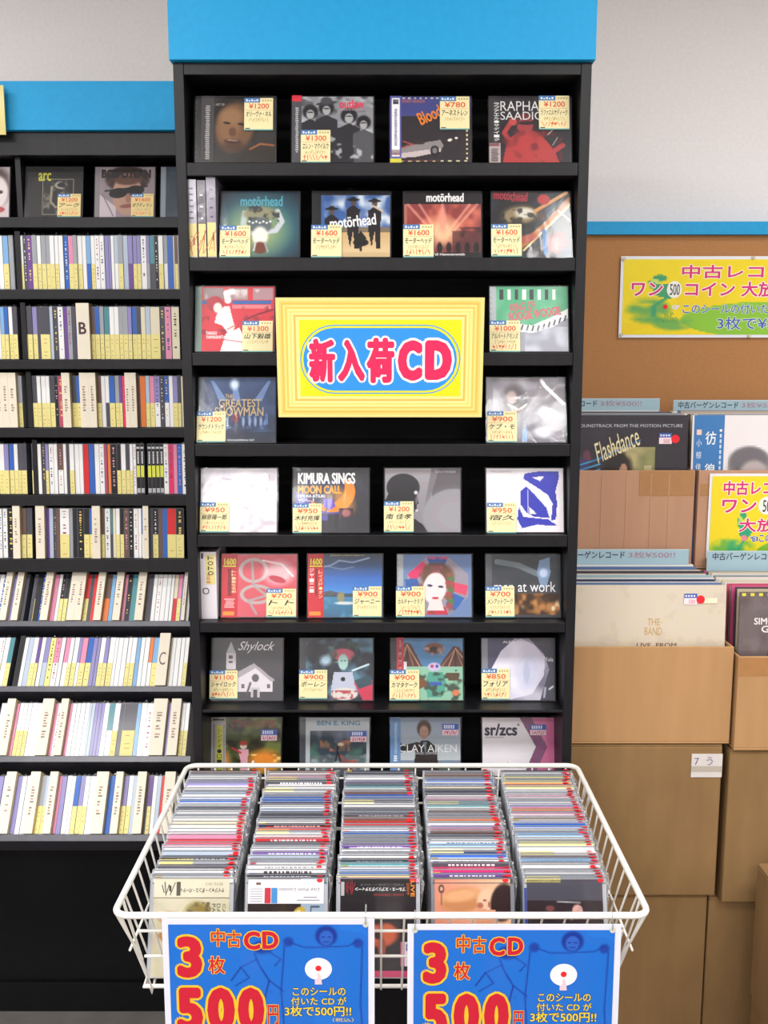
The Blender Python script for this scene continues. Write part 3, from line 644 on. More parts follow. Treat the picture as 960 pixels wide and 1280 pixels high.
def film_sleeve(t, w, h, d, seed, tall=.006):
    """clear outer bag: front sheet, folded flap over the top edge"""
    r = random.Random(seed); mb = MB(); n = 9
    X = [-w/2-.0015+(w+.003)*k/n for k in range(n+1)]
    tops = [(x, .003+r.uniform(-.004, .004), h+tall*r.uniform(.35, 1.15)) for x in X]
    for k in range(n):
        mb.face([(X[k], -.0021, 0), (X[k+1], -.0021, 0), (X[k+1], -.0021, h), (X[k], -.0021, h)], 'w')
        mb.face([(X[k], -.0021, h), (X[k+1], -.0021, h), tops[k+1], tops[k]], 'w')
        mb.face([tops[k], tops[k+1], (X[k+1], d, h+.001), (X[k], d, h+.001)], 'w')
    return mb.build('plastic_sleeve', M['film'], t)
FACEUP = 'CDs facing out on the display rack'
def display_cd(rect, row, label, art, hinge=None, st=None, price='', hand='', obi=None, txt=(), D=None, z=None, cs='32333a', film=True, lean=12, d=.0102, group=None, extra=None, sbase='ecdfac', m=.002, name='cd_case'):
    x0, y0, x1, y1 = rect; D = D or ROWD[row]; p = at((x0+x1)/2, y1, D); z = ROWZ[row] if z is None else z
    k = D/(math.cos(TH)-(y1-640)/F*math.sin(TH))/F; w = (x1-x0)*k; h = .1235; sd = int(x0*7+y0)
    t = thing(name, label, 'cd', (p.x, D, z), (math.radians(-lean), 0, 0), group)
    L = lambda px, py: (((px-(x0+x1)/2)*k), (y1-py)/(y1-y0)*h)
    mb = MB(); mb.box(-w/2, w/2, 0, d, 0, h, cs); o = mb.build('case', M['plastic'], t); bevel(o, .0008, 1)
    hw = 0
    if hinge:
        hw = .0125; mb = MB(); mb.box(-w/2+.0008, -w/2+hw, -.0005, .0002, .002, h-.002, hinge)
        for q in range(11): mb.rect(-w/2+.002, .008+q*.0100, -w/2+.0035, .0135+q*.0100, -.0007, hx(hinge)*.55+.2)
        mb.build('hinge_strip', M['plastic'], t)
    ax0, ax1, az0, az1 = -w/2+max(hw, m), w/2-m*1.1, m, h-m
    if obi:
        ow, oc, marks = obi; ow = ow*k
        mb = MB(); mb.box(ax0-.001, ax0-.001+ow, -.0012, -.0006, .001, h-.001, oc)
        for (s_, u0, v0, u1, v1, c_, b_) in marks:                # in fractions of the strip
            X = ax0-.001
            if s_ == '#': mb.rect(X+u0*ow, h*(1-v1), X+u1*ow, h*(1-v0), -.0014, c_)
            elif s_[0] == '|':
                n_ = len(s_)-1
                for q, ch in enumerate(s_[1:]): text(mb, ch, X+u0*ow, h*(1-(v0+(v1-v0)*(q+.9)/n_)), X+u1*ow, h*(1-(v0+(v1-v0)*(q+.1)/n_)), c_, -.0015, b_)
            elif s_[0] == '~':
                r = random.Random(sd)
                for q in range(int(s_[1:])):
                    zz = h*(1-(v0+(v1-v0)*q/int(s_[1:]))); mb.rect(X+u0*ow+r.uniform(0, .2)*(u1-u0)*ow, zz-h*(v1-v0)/int(s_[1:])*.7, X+u1*ow-r.uniform(0, .2)*(u1-u0)*ow, zz, -.0014, c_)
            else: text(mb, s_, X+u0*ow, h*(1-v1), X+u1*ow, h*(1-v0), c_, -.0015, b_)
        mb.build('paper_strip', M['print'], t)
    mb = MB(); a = art(); a.emit(mb, ax0, az0, ax1, az1, -.0004)
    for q in txt:
        s_, X0, Y0, X1, Y1, c_ = q[:6]; b_ = q[6] if len(q) > 6 else .0; kw = q[7] if len(q) > 7 else {}
        A = L(X0, Y1); B = L(X1, Y0); text(mb, s_, A[0], A[1], B[0], B[1], c_, -.0007, b_, **kw)
    if extra: extra(mb, L)
    mb.build('cover_art', M['gloss'], t)
    if film: film_sleeve(t, w, h, d, sd)
    if st:
        A = L(st[0], st[3]); B = L(st[2], st[1])
        if price: price_sticker(t, A[0], A[1], B[0], B[1], price, hand, sd, base=sbase)
        else:
            mb = MB(); mb.box(A[0], B[0], -.0026, -.0022, A[1], B[1], 'f0d2de'); mz = (A[1]+B[1])/2
            mb.rect(A[0], mz, B[0], B[1], -.0028, '4a68b8')
            for q in range(5): mb.rect(A[0]+.003+q*.0045, mz+.002, A[0]+.006+q*.0045, B[1]-.002, -.0029, 'dfe4f4')
            scribble(mb, A[0]+.003, A[1]+.001, B[0]-A[0]-.006, mz-A[1]-.002, -.0029, 'd05a72', sd, 6); mb.build('price_sticker', M['print'], t)
    return t
# ---- the printed pictures, painted patch by patch
def a_man():
    return Cv('2c2a2c').nz('3b3532', 5, 5, 2, .4, .8, .8).el(.46, .36, .34, .42, '1c1613', 12, .2).el(.45, .46, .27, .38, '6b4a34', 10, .25).el(.38, .42, .16, .26, '8f6746', 10, .6, .8).el(.40, .30, .17, .12, '97704e', 0, .6, .7) \
      .el(.34, .40, .05, .018, '17100c', 8, .4).el(.54, .42, .05, .018, '17100c', 8, .4).el(.42, .54, .05, .07, '4e3221', 0, .6, .7).el(.42, .68, .11, .035, '4a2019', 5, .4).el(.42, .665, .08, .012, 'c9b0a0', 4, .4, .8).el(.44, .75, .14, .08, '3a281c', 0, .7, .6) \
      .pl([(.45, 1), (.62, .78), (1, .68), (1, 1)], '2a2422').ln([(.66, .8), (.8, .72), (.98, .74)], .03, 'b06a38', .8)
def a_group():
    c = Cv('8d8f94').nz('c5c7cc', 7, 7, 5, .4, .7, .8).nz('4a4b50', 9, 9, 12, .6, .8, .8)
    for x, y, r, hat in ((.22, .24, .08, 0), (.42, .18, .08, 1), (.70, .30, .085, 2), (.88, .40, .075, 2)):
        c.pl([(x-r*1.6, 1), (x-r*1.7, y+r*2.2), (x, y+r*1.2), (x+r*1.7, y+r*2.2), (x+r*1.8, 1)], '26272b' if r > .078 else '55565c')
        c.el(x, y-.01, r*1.2, r*1.35, '1a1a1e', 0, .3).el(x, y+.03, r*.62, r*.9, 'a9a9ac', 0, .3).el(x, y+.0, r*.45, r*.12, '242428', 0, .5)
        if hat == 1: c.el(x, y-.08, r*1.7, r*.35, '3a3a40', -8, .3).el(x, y-.12, r*.9, r*.7, '45464c', 0, .3)
    c.nz('d8dade', 12, 12, 31, .62, .8, .7, (0, .5, 1, 1)); return c.re(0, 0, .08, .06, 'd02838')
def a_car():
    c = Cv('2a272c').re(0, 0, 1, .29, '404684').nz('4a4f92', 5, 3, 3, .5, .8, .6, (0, 0, 1, .29))
    for k in range(12): c.re(.15+k*.07, .015, .18+k*.07, .03, 'c9c4b4')
    for k in range(9): c.re(.94, .36+k*.07, .965, .39+k*.07, 'e0d2a0')
    for k in range(10): c.re(.02+k*.1, .965, .06+k*.1, .985, 'cfc4a0')
    c.pl([(.12, .80), (.2, .74), (.45, .69), (.62, .66), (.66, .74), (.62, .84), (.3, .92), (.13, .93)], '8d8784').pl([(.13, .86), (.62, .78), (.62, .84), (.3, .92), (.13, .93)], 'c5bcb6')
    c.pl([(.22, .73), (.3, .68), (.46, .68), (.4, .73)], '3a2d30').ln([(.16, .68), (.28, .73), (.13, .78)], .02, 'a84a48')
    c.el(.55, .82, .055, .075, '151418', 0, .1).el(.55, .82, .032, .045, '7a7676', 0, .2).el(.74, .66, .03, .02, 'f0ece0', -20, .4).el(.82, .63, .02, .015, 'f0ece0', 0, .4)
    return c.ln([(.1, .97), (.6, .97)], .01, '7a3a38')
def a_redman():
    c = Cv('262227').nz('302a30', 4, 4, 3, .4, .8, .8)
    c.pl([(.16, 1), (.22, .66), (.34, .55), (.5, .5), (.62, .56), (.72, .7), (.8, .82), (.86, 1)], 'b03a3c').el(.44, .44, .10, .13, 'a23a3e', 10, .2).el(.46, .40, .11, .03, '2a1a1e', 0, .3).el(.43, .31, .10, .05, '6a2428', 0, .4)
    c.ln([(.26, .7), (.18, .55), (.28, .36)], .06, 'b43c40').el(.29, .38, .05, .06, 'c04a48', 0, .3).ln([(.76, .86), (.9, .74)], .07, 'b43c40').ln([(.66, .6), (.66, .4)], .03, '7c2a2e')
    c.nz('6e2026', 9, 9, 6, .5, .8, .7, (.15, .5, .9, 1)).ln([(.72, .58), (.8, .48)], .01, 'e8e0e0').ln([(.78, .74), (.84, .62)], .008, 'd8d0d0')
    return c
def a_machine():
    c = Cv('10141c').el(.5, .55, .62, .55, '1d4a66', 0, 1.2, .9).el(.5, .55, .46, .42, '3f7f86', 0, 1.1, .9).el(.45, .6, .34, .34, 'a9b06a', 0, 1.0, .8)
    c.ln([(.30, .32), (.28, .5), (.36, .64), (.46, .62)], .07, 'b9c4c8').ln([(.72, .3), (.78, .46), (.7, .6), (.58, .62)], .07, 'c5ccd0').el(.5, .34, .22, .10, '8d8a6a', 0, .4).nz('30343a', 16, 14, 8, .5, .7, .9, (.3, .2, .75, .5))
    c.el(.5, .52, .15, .12, '5a646c', 0, .3).el(.50, .68, .10, .14, 'f3efe2', 0, .4).el(.5, .86, .09, .09, '6a3020', 0, .4).ln([(.44, .78), (.42, .9)], .025, 'c8ccd0').ln([(.56, .78), (.6, .92)], .025, '9aa4aa')
    for k in range(7): c.el(.36+k*.045, .46+.02*(k % 2), .014, .014, 'f2f2ea', 0, .4)
    return c
def a_desert():
    c = Cv('3a5f9e').nz('dfe6ee', 6, 5, 4, .45, .75, .9, (0, 0, 1, .55)).nz('2a4c8c', 5, 4, 8, .5, .8, .7, (0, 0, 1, .45)).gr('c9a878', 'e0c89a', .62, 1).re(0, .55, 1, .63, '7a6a58')
    c.re(0, 0, 1, .06, '14141a').re(0, 0, .10, 1, '16161c').re(.10, .93, 1, 1, 'c9b088')
    for x, h0 in ((.24, .24), (.52, .10), (.80, .12)):
        c.pl([(x-.08, .62), (x-.09, h0+.18), (x, h0+.10), (x+.09, h0+.18), (x+.07, .62), (x+.08, .88), (x+.02, .88), (x, .6), (x-.04, .86)], '17161c').el(x, h0+.07, .035, .05, '5a4438', 0, .3).el(x, h0+.025, .085, .022, '121116', 0, .3).el(x, h0+.01, .04, .03, '121116', 0, .3)
    c.ln([(.78, .22), (.9, .3)], .03, 'c9b8a0').pl([(.62, .60), (.70, .72), (.62, .80), (.54, .72)], '101016').el(.62, .78, .1, .06, '101016', 0, .2).ln([(.62, .78), (.62, .9)], .03, '101016'); return c
def a_stage():
    c = Cv('1c1417').re(0, .19, 1, .93, '8a3a38').nz('d8745c', 7, 6, 3, .35, .75, .9, (0, .19, 1, .75)).nz('3a1a1e', 8, 7, 9, .55, .8, .9, (0, .55, 1, .93))
    for x, x2 in ((.05, .4), (.2, .45), (.95, .6), (.85, .55), (.5, .5)): c.ln([(x, .2), (x2, .66)], .035, 'f0b0a0', .55)
    c.el(.5, .62, .17, .2, 'f6c89a', 0, 1.0, .9).el(.5, .42, .05, .2, 'e89a84', 0, .6, .8).re(0, .93, 1, 1, '131013').re(0, .19, .03, .93, 'b06a60').re(.62, .6, 1, .93, '3a1a20', .6)
    for k in range(8): c.el(.1+k*.12, .86, .035, .08, '180d10', 0, .5)
    return c
def a_shards():
    c = Cv('14161c').nz('2c4a6a', 5, 5, 2, .5, .8, .8).nz('5a2a20', 5, 5, 8, .55, .8, .8)
    c.el(.36, .36, .26, .17, '3a3024', -8, .12).el(.36, .36, .22, .13, '8a7a5a', -8, .3).el(.42, .33, .12, .08, 'd8d4c4', 0, .6).nz('1c1814', 14, 14, 5, .5, .7, .8, (.1, .2, .62, .52))
    c.ln([(.35, .85), (.7, .5), (1, .12)], .08, 'b06a2c').ln([(.4, .9), (.75, .5), (1, .2)], .025, 'f2d890').ln([(.55, .3), (.95, .02)], .05, 'd09050').el(.66, .12, .08, .08, 'b03030', 0, .3).el(.82, .78, .12, .18, '7a2226', 20, .25).el(.82, .8, .06, .1, 'c05048', 20, .5)
    c.ln([(.66, .6), (.68, .95)], .05, '3a76b8').ln([(.85, .3), (1, .45)], .02, 'e8f0f4').el(.45, .72, .14, .06, 'a84a38', -20, .4); return c
def a_bowl():
    c = Cv('d23c48')
    for k, s_ in enumerate(('9a8484', 'a88a8c', 'b08c90')): c.re(.02+.34*k, .02, .30+.34*k, .20, s_).nz('e8dcdc', 8, 5, k+2, .5, .7, .8, (.05+.34*k, .05, .28+.34*k, .18))
    c.re(.0, .22, .28, .27, '3a66a8').re(.42, .22, .95, .27, '3a66a8').re(.42, .28, .95, .34, 'e8b0b0', .6).nz('8a2a38', 10, 10, 7, .6, .75, .7, (0, .3, 1, 1)).ln([(.62, .5), (.8, .42), (.98, .36)], .025, '7a2432')
    c.ln([(.36, .22), (.34, .10), (.42, .08)], .09, 'f3ecec').pl([(.26, .32), (.38, .30), (.42, .48), (.46, .62), (.40, .76), (.28, .6), (.18, .56), (.2, .46)], 'f3ecec').pl([(.34, .72), (.52, .64), (.62, .86), (.6, 1), (.26, 1)], 'f6f0f0')
    c.el(.18, .27, .12, .12, 'b03440', 0, .2).el(.22, .33, .06, .08, 'f0dcd8', 0, .3).ln([(.30, .82), (.58, .86)], .012, 'c04858').ln([(.36, .66), (.46, .6)], .02, 'd08060'); return c
def a_piano():
    c = Cv('5cb487').nz('86c8a4', 5, 4, 2, .4, .8, .7)
    for k in range(8): c.re(.05+k*.105, .05, .10+k*.105, .20, 'eceeee' if k % 2 else '3a3f46')
    c.pl([(.24, .66), (.5, .68), (.8, .5), (1, .36), (1, 1), (0, 1), (0, .66)], 'a3a7b4').pl([(.2, .56), (.5, .60), (.8, .46), (1, .34), (1, .48), (.8, .62), (.5, .72), (.2, .68)], 'f2f3f4')
    for k in range(11): x = .22+k*.075; y = .57+.04*math.sin(k*.35)-.02*max(0, k-5); c.ln([(x, y), (x-.02, y+.07)], .018, '2a2c34')
    return c.nz('d4d8e2', 4, 4, 9, .45, .7, .8, (.4, .62, 1, 1))
def a_show():
    c = Cv('2a3c62').gr('3a4f7c', '20293f').nz('43608f', 6, 6, 3, .4, .8, .6)
    for x in (.10, .42, .92): c.pl([(x-.02, .04), (x+.02, .04), (.5+(x-.5)*.6+.06, .36), (.5+(x-.5)*.6-.06, .36)], '8fb4ea', .6)
    c.el(.42, .10, .06, .08, 'd4e4fa', 0, .9).nz('6f8fd0', 16, 10, 12, .5, .75, .9, (.15, .55, .9, .80)).el(.44, .62, .045, .08, '7a2430', 0, .3).el(.44, .56, .018, .022, 'c8a890', 0, .3).re(0, .84, 1, 1, '1b2436', .6)
    for x in (.24, .32, .55, .64, .72, .8): c.el(x, .68, .02, .08, 'a9c0ee', 0, .6, .7)
    return c
def a_blur():
    return Cv('77727c').nz('b9b6c0', 3, 3, 3, .35, .7, .9).el(.30, .35, .14, .25, '4c434a', 0, .6).el(.26, .30, .07, .1, 'b09a94', 0, .5).ln([(.22, .42), (.36, .5), (.46, .42)], .035, 'e0d6d2').ln([(.24, .46), (.3, .52), (.42, .48)], .02, 'c9b8b4') \
      .pl([(.3, 1), (.34, .6), (.5, .5), (.7, .62), (.8, 1)], '5a5664', .7).el(.44, .9, .04, .14, '86a6cc', 0, .5).ln([(.68, .04), (.72, .12), (.98, .4)], .05, 'f4f4f8').el(.82, .55, .14, .05, 'e6e4ee', 30, .8).el(.7, .85, .12, .08, 'd6d4e0', 0, .8)
def a_glare(): return Cv('d5cfd8').nz('f3f0f5', 3, 3, 2, .3, .7, .9).nz('b9aebb', 7, 7, 6, .62, .85, .7).ln([(.3, .16), (.4, .18)], .03, 'a39aa8', .6).ln([(.9, .1), (.9, .2)], .01, '9a7a78')  # lamp glare on the film, painted into the cover colours
def a_moon():
    c = Cv('3a3840').re(.02, .38, .74, .72, '5a55a8').re(0, .74, .46, .82, '5a55a8').nz('47455a', 6, 6, 4, .5, .8, .5)
    c.el(.50, .36, .32, .33, 'ef8a34', -20, .04).el(.40, .28, .28, .29, '3f3d58', -20, .05).re(0, 0, 1, .17, '3a3840', .96).el(.66, .50, .12, .2, 'f6a850', -30, .9, .6)
    c.el(.46, .43, .05, .06, '5a3a34', 0, .2).pl([(.40, .48), (.52, .48), (.56, .6), (.46, .66), (.40, .6)], '6a5ac0').ln([(.44, .64), (.42, .72)], .02, '4a3a6a').re(.6, .62, .8, .76, '48303a').el(.70, .7, .06, .06, 'a86a6c', 0, .5)
    return c
def a_profile():
    c = Cv('8b878d').gr('a19da3', '7d7a82').re(.62, 0, 1, 1, '5d5a60').pl([(.62, 0), (.72, 0), (.56, .64), (.5, .72)], '77737a').el(.92, .74, .42, .42, '8f8c94', 0, .06).el(.92, .74, .36, .36, 'a09da4', 0, .9, .6)
    c.el(.24, .30, .22, .22, '25242a', 0, .06).pl([(.06, .36), (.40, .30), (.42, .44), (.45, .54), (.42, .58), (.42, .66), (.36, .7), (.38, .78), (.5, .88), (.56, 1), (0, 1), (0, .5)], '221f24')
    return c.el(.41, .38, .025, .03, 'cfcdd2', 0, .5).el(.42, .5, .02, .06, '6a666c', 0, .6).el(.42, .66, .02, .02, 'c9c4c8', 0, .5)
def a_bluecut():
    c = Cv('ece7ec').nz('f8f6f8', 4, 4, 2, .3, .8, .8); B = '3038b4'                 # plain generic cut-paper shapes in the same colours
    c.pl([(.50, .08), (.66, .05), (.94, .05), (.95, .12), (.90, .36), (.92, .55), (.90, .80), (.84, .82), (.86, .55), (.80, .42), (.66, .30), (.48, .16)], B)
    c.pl([(.44, .36), (.52, .28), (.62, .40), (.78, .62), (.82, .78), (.62, .76), (.52, .7), (.44, .56)], B).pl([(.42, .60), (.48, .76), (.80, .80), (.92, .90), (.80, .90), (.66, .88), (.46, .94), (.40, .80)], B)
    c.ln([(.54, .34), (.54, .72)], .008, 'ece7ec').pl([(.6, .14), (.76, .12), (.7, .2)], 'ece7ec').pl([(.55, .6), (.66, .72), (.56, .72)], 'ece7ec'); return c
def a_redemblem():
    c = Cv('cf4a5a').nz('d8606e', 4, 4, 3, .4, .8, .6).el(.42, .26, .20, .20, 'b9a8a8', 0, .05).el(.42, .26, .15, .15, 'c94a5a', 0, .06).el(.46, .64, .22, .16, 'b5a4a6', 0, .05).el(.46, .64, .17, .11, 'c94a5a', 0, .06)
    return c.ln([(.4, .1), (.42, .5), (.6, .66), (.36, .74), (.46, .95)], .035, 'a89a9c').el(.76, .30, .2, .18, 'efd0d4', 0, .7, .8).el(.74, .40, .12, .05, 'b83048', 20, .2).ln([(.55, .1), (.8, .16), (.95, .35)], .03, 'f6eef0', .8)
def a_ocean():
    c = Cv('3a66b0').gr('3b4454', '2f5ea8', 0, .35).gr('2f62b4', '3f8ad6', .35, .62).gr('3c84b0', '2f6484', .66, 1).re(0, .62, 1, .68, '3c4a58').nz('4a9ac4', 8, 6, 4, .5, .8, .7, (0, .68, 1, 1))
    c.ln([(.04, .14), (.10, .22), (.3, .18), (.42, .10), (.6, .13), (.82, .06)], .025, '8fa8cc').ln([(.28, .2), (.45, .24), (.62, .2)], .01, '9aa6b8').el(.44, .68, .05, .09, '8a8468', 0, .2).el(.5, .78, .14, .025, 'c9d4d4', 0, .5).pl([(.12, .62), (.3, .58), (.42, .62), (.3, .66), (.12, .66)], '4a5058'); return c
def a_octagon():
    c = Cv('6a86b4'); R8 = [(.34, .04), (.66, .04), (.95, .32), (.95, .68), (.66, .97), (.34, .97), (.06, .68), (.06, .32)]
    c.pl(R8, '9a93a0').pl([(.34, .04), (.66, .04), (.6, .2), (.4, .2)], '3c5aa0').pl([(.06, .32), (.3, .1), (.36, .26), (.14, .44)], 'd83c6a').pl([(.02, .40), (.2, .38), (.26, .56), (.06, .62)], '3a62a8').pl([(.95, .5), (.72, .44), (.7, .58), (.92, .66)], 'd84a6a')
    c.pl([(.9, .7), (.7, .6), (.62, .8), (.76, .9)], '3466b0').pl([(.34, .97), (.36, .84), (.62, .84), (.66, .97)], 'c8344c').nz('7a4a38', 12, 12, 5, .5, .75, .8, (.22, .15, .75, .95))
    c.el(.5, .34, .24, .20, '6f4c40', 0, .3).el(.46, .54, .17, .25, 'f1e2e2', 8, .12).pl([(.35, .9), (.4, .7), (.55, .72), (.6, .9)], 'eadadb').el(.39, .50, .04, .018, '2c3450', 6, .4).el(.55, .52, .04, .018, '2c3450', 6, .4).el(.47, .70, .05, .02, 'c83c4a', 0, .3)
    for k in range(9): c.el(.68+.02*math.sin(k*2), .34+k*.06, .05, .045, ('8a5a44', '5a7a4a', 'a84a50')[k % 3], 0, .5)
    return c
def a_work():
    c = Cv('3a3d44').nz('565a62', 5, 5, 3, .4, .8, .7).ln([(.08, .12), (.4, .18), (.68, .32)], .09, '9aa6b0', .55).pl([(.7, .1), (.85, .05), (.86, .3), (.8, .52), (.72, .54), (.66, .3)], '7f97bc').el(.76, .3, .06, .07, 'c4d4ee', 0, .6)
    c.re(.28, .62, .99, .97, '3a2416').nz('c88a4a', 9, 6, 5, .45, .75, .9, (.28, .62, .99, .97)).nz('f2e0c0', 9, 7, 15, .62, .8, .9, (.4, .62, .99, .97)); return c
def a_church():
    c = Cv('45434a').nz('514e56', 4, 4, 2, .4, .8, .7).pl([(.20, .50), (.20, .24), (.27, .05), (.34, .24), (.34, .50)], 'c9c5c9').pl([(.20, .24), (.27, .05), (.34, .24)], 'aeaab0').re(.24, .27, .30, .33, '55525a').re(.24, .36, .30, .40, '55525a')
    c.pl([(.36, .62), (.62, .42), (.86, .68), (.86, .86), (.36, .86)], 'd8d5d8').pl([(.34, .56), (.60, .40), (.90, .68), (.84, .70), (.62, .48), (.38, .64)], 'a4a0a6').el(.62, .64, .05, .065, '5e5a64', 0, .15).re(.42, .74, .47, .81, '6a666e').re(.78, .74, .83, .81, '6a666e').re(.56, .80, .68, .95, 'bdb9c0').re(.59, .83, .65, .95, '4a464e')
    return c.ln([(.5, .9), (.55, .72)], .03, '5a565e')
def a_serpent():
    c = Cv('262c38').nz('5f93ac', 5, 5, 3, .4, .7, .9).nz('1d2430', 9, 9, 8, .55, .8, .8).nz('8ab4a0', 12, 10, 5, .6, .8, .6, (.2, .05, .8, .4)).re(.1, .0, .2, 1, '1a1c24', .5)
    c.el(.56, .26, .17, .10, 'c4586c', 0, .3).nz('3a5a48', 20, 14, 7, .5, .7, .8, (.34, .06, .8, .32)).el(.56, .38, .075, .13, 'a8ccc8', 0, .25).el(.535, .36, .015, .01, '203038', 0, .3).el(.585, .36, .015, .01, '203038', 0, .3).pl([(.42, .55), (.7, .55), (.76, .84), (.38, .84)], 'bcc0d0').el(.56, .66, .035, .035, '14151c', 0, .1)
    c.el(.58, .90, .2, .10, 'd8d4cc', 0, .15).nz('b03848', 16, 12, 4, .45, .6, .9, (.4, .84, .76, .98)).pl([(.72, .72), (1, .68), (1, 1), (.86, 1)], 'c63050').pl([(.72, .68), (.96, .60), (1, .74), (.8, .82)], '2e4c58').ln([(.7, .52), (.94, .42)], .03, 'cfe8f4').el(.3, .35, .08, .08, 'b4d4e4', 0, .9); return c
def a_peaks():
    c = Cv('8cc0a6').re(0, 0, 1, .45, '4f7fae').nz('6a9cc4', 5, 4, 3, .4, .8, .7, (0, 0, 1, .4))
    for x, y, w_ in ((.22, .06, .22), (.90, .12, .24)):
        c.pl([(x-w_, .46), (x-.03, y), (x+.05, y+.02), (x+w_, .46)], '5a3a34')
        for k in range(5): c.ln([(x, y+.04), (x-w_*.8+k*w_*.4, .45)], .014, ('b07a5c', 'd8b090', '2a2028')[k % 3])
    c.re(0, .38, .22, .5, 'ddd6dc').el(.60, .16, .13, .09, '7a4a3c', 0, .3).el(.60, .18, .06, .05, '2a2228', 0, .3).nz('c0a090', 14, 12, 5, .6, .75, .8, (.45, .04, .75, .28)).el(.60, .46, .09, .07, 'c4b8e0', 0, .2).el(.57, .45, .022, .025, 'b03a50', 0, .3).el(.64, .45, .022, .025, '3a4aa0', 0, .3)
    c.pl([(.52, .55), (.72, .55), (.78, .75), (.7, .95), (.5, .95), (.48, .7)], '4f9f8c').re(.53, .70, .70, .76, '3a5ab4').nz('3a4a3c', 10, 10, 8, .55, .7, .9, (.3, .5, 1, 1)).pl([(.3, .7), (.46, .64), (.5, .76), (.36, .84)], '7a4a34').pl([(.76, .56), (.96, .56), (.94, .68), (.8, .68)], '5a4434').el(.9, .88, .05, .05, 'd87a4a', 0, .3); return c
def a_glare_patch():  # grey cover with the white glare of its sleeve painted in
    return Cv('9a98b0').nz('6a6a80', 5, 5, 3, .4, .7, .8).pl([(.05, .4), (.25, .12), (.5, .0), (.7, .1), (.86, .3), (.84, .6), (.66, .9), (.3, 1), (.05, .8)], 'd6d4e6').nz('ecebf6', 3, 3, 7, .3, .7, .8).el(.58, .56, .05, .17, 'aab0cc', 0, .5).el(.6, .56, .16, .28, 'c4c8e4', 10, .6, .6) \
      .pl([(.62, 0), (1, 0), (1, 1), (.78, 1), (.92, .5), (.84, .24)], '4c4e5c').pl([(0, 0), (.4, 0), (.2, .2), (.05, .5), (0, .5)], '54566a').ln([(.84, .95), (.86, .8)], .03, 'b8bccc').ln([(.92, .82), (.97, .78)], .03, 'd8dcec')
def a_jungle():
    c = Cv('46502c').nz('7a8440', 6, 6, 3, .4, .7, .9).nz('2c2418', 7, 7, 9, .55, .8, .9).el(.12, .72, .14, .2, 'f0a050', 0, .8).el(.76, .72, .22, .18, 'e88a30', 0, .8).nz('ffd070', 12, 10, 14, .6, .75, .9, (.0, .6, 1, .95)).re(0, .93, 1, 1, '3a1c14')
    return c.el(.46, .47, .05, .05, 'e8d0c4', 0, .3).el(.46, .42, .06, .04, 'b04838', 0, .4).pl([(.38, .52), (.54, .52), (.52, .72), (.54, .98), (.40, .98), (.42, .72)], 'e0a8b0').ln([(.3, .5), (.42, .58)], .03, 'c83040')
def a_street():
    c = Cv('b9c2c8').re(.07, .22, .96, 1, '3c4650').nz('8a94b4', 6, 3, 3, .4, .7, .9, (.07, .22, .96, .42)).nz('4f7a6a', 7, 5, 5, .45, .7, .8, (.07, .4, .96, .75)).nz('c07a58', 12, 5, 11, .62, .8, .8, (.07, .38, .96, .56)).re(.07, .62, .96, 1, '6a7478', .6).nz('aab8bc', 8, 8, 21, .5, .75, .8, (.07, .6, .96, 1)).nz('a85048', 9, 8, 33, .62, .8, .8, (.5, .6, .96, 1))
    return c.el(.5, .52, .015, .05, '15181c', 0, .3).ln([(.5, .55), (.47, .72)], .02, '1c2024').ln([(.5, .55), (.55, .72)], .02, '1c2024').el(.55, .44, .05, .03, 'd8c0a8', 0, .5)
def a_crooner():
    c = Cv('8294a8').gr('8f9fb4', 'c4ccd0', 0, .7).gr('5a6a5c', '4c4e40', .78, 1).el(.48, .18, .10, .14, '4c3a30', 0, .25).el(.48, .24, .065, .11, 'b48c78', 0, .25).pl([(.32, 1), (.36, .5), (.44, .38), (.55, .38), (.66, .5), (.70, 1)], '3c3430').pl([(.46, .4), (.52, .4), (.5, .6)], '7c8490')
    return c.ln([(.38, .46), (.15, .52), (.0, .30)], .11, '3a3230').re(.12, .0, .125, .9, 'c8d4dc').re(.76, .0, .765, .9, 'c8d4dc').el(.46, .23, .01, .008, '241a18', 0, .3).el(.505, .23, .01, .008, '241a18', 0, .3)
def a_arrow():
    return Cv('f1eef0').pl([(.66, 0), (1, 0), (1, 1), (.66, 1), (.86, .48)], 'e07aa8').pl([(.52, 0), (.68, 0), (.90, .48), (.70, 1), (.55, 1), (.74, .48)], '8c5a80').el(.93, .86, .02, .05, 'f4d8e4', 20, .4)
def a_arc():
    c = Cv('201f22').re(.24, .24, .84, .96, '8a8474').re(.255, .255, .825, .945, '262528').nz('7a7468', 9, 9, 5, .5, .75, .9, (.26, .26, .82, .94)).el(.6, .36, .12, .08, 'a8a294', 0, .3).el(.6, .36, .08, .045, '1c1b1e', 0, .3).ln([(.42, .4), (.4, .7), (.5, .8)], .05, 'a89c84', .8).nz('1c1b1e', 8, 8, 9, .6, .8, .8, (.26, .26, .82, .94)); return c
def a_shades():
    c = Cv('8c7f86').nz('a89ca0', 4, 4, 3, .4, .8, .7).el(.5, .24, .40, .26, '35241f', 0, .15).nz('5c4034', 14, 10, 5, .5, .75, .8, (.12, .1, .88, .4)).el(.5, .55, .27, .42, 'b48a7c', 0, .12).el(.5, .26, .24, .1, '5c3a2e', 0, .4).el(.34, .52, .17, .10, '101014', -8, .12).el(.64, .47, .17, .10, '101014', -8, .12).ln([(.1, .48), (.86, .38)], .03, '101014')
    c.el(.52, .62, .05, .1, '9a6a5c', 0, .5).el(.5, .78, .13, .04, '8a5048', -6, .4).pl([(0, .55), (.3, .8), (.3, 1), (0, 1)], 'c4bac0').ln([(.05, .55), (.25, .98)], .02, '7c6c74'); return c
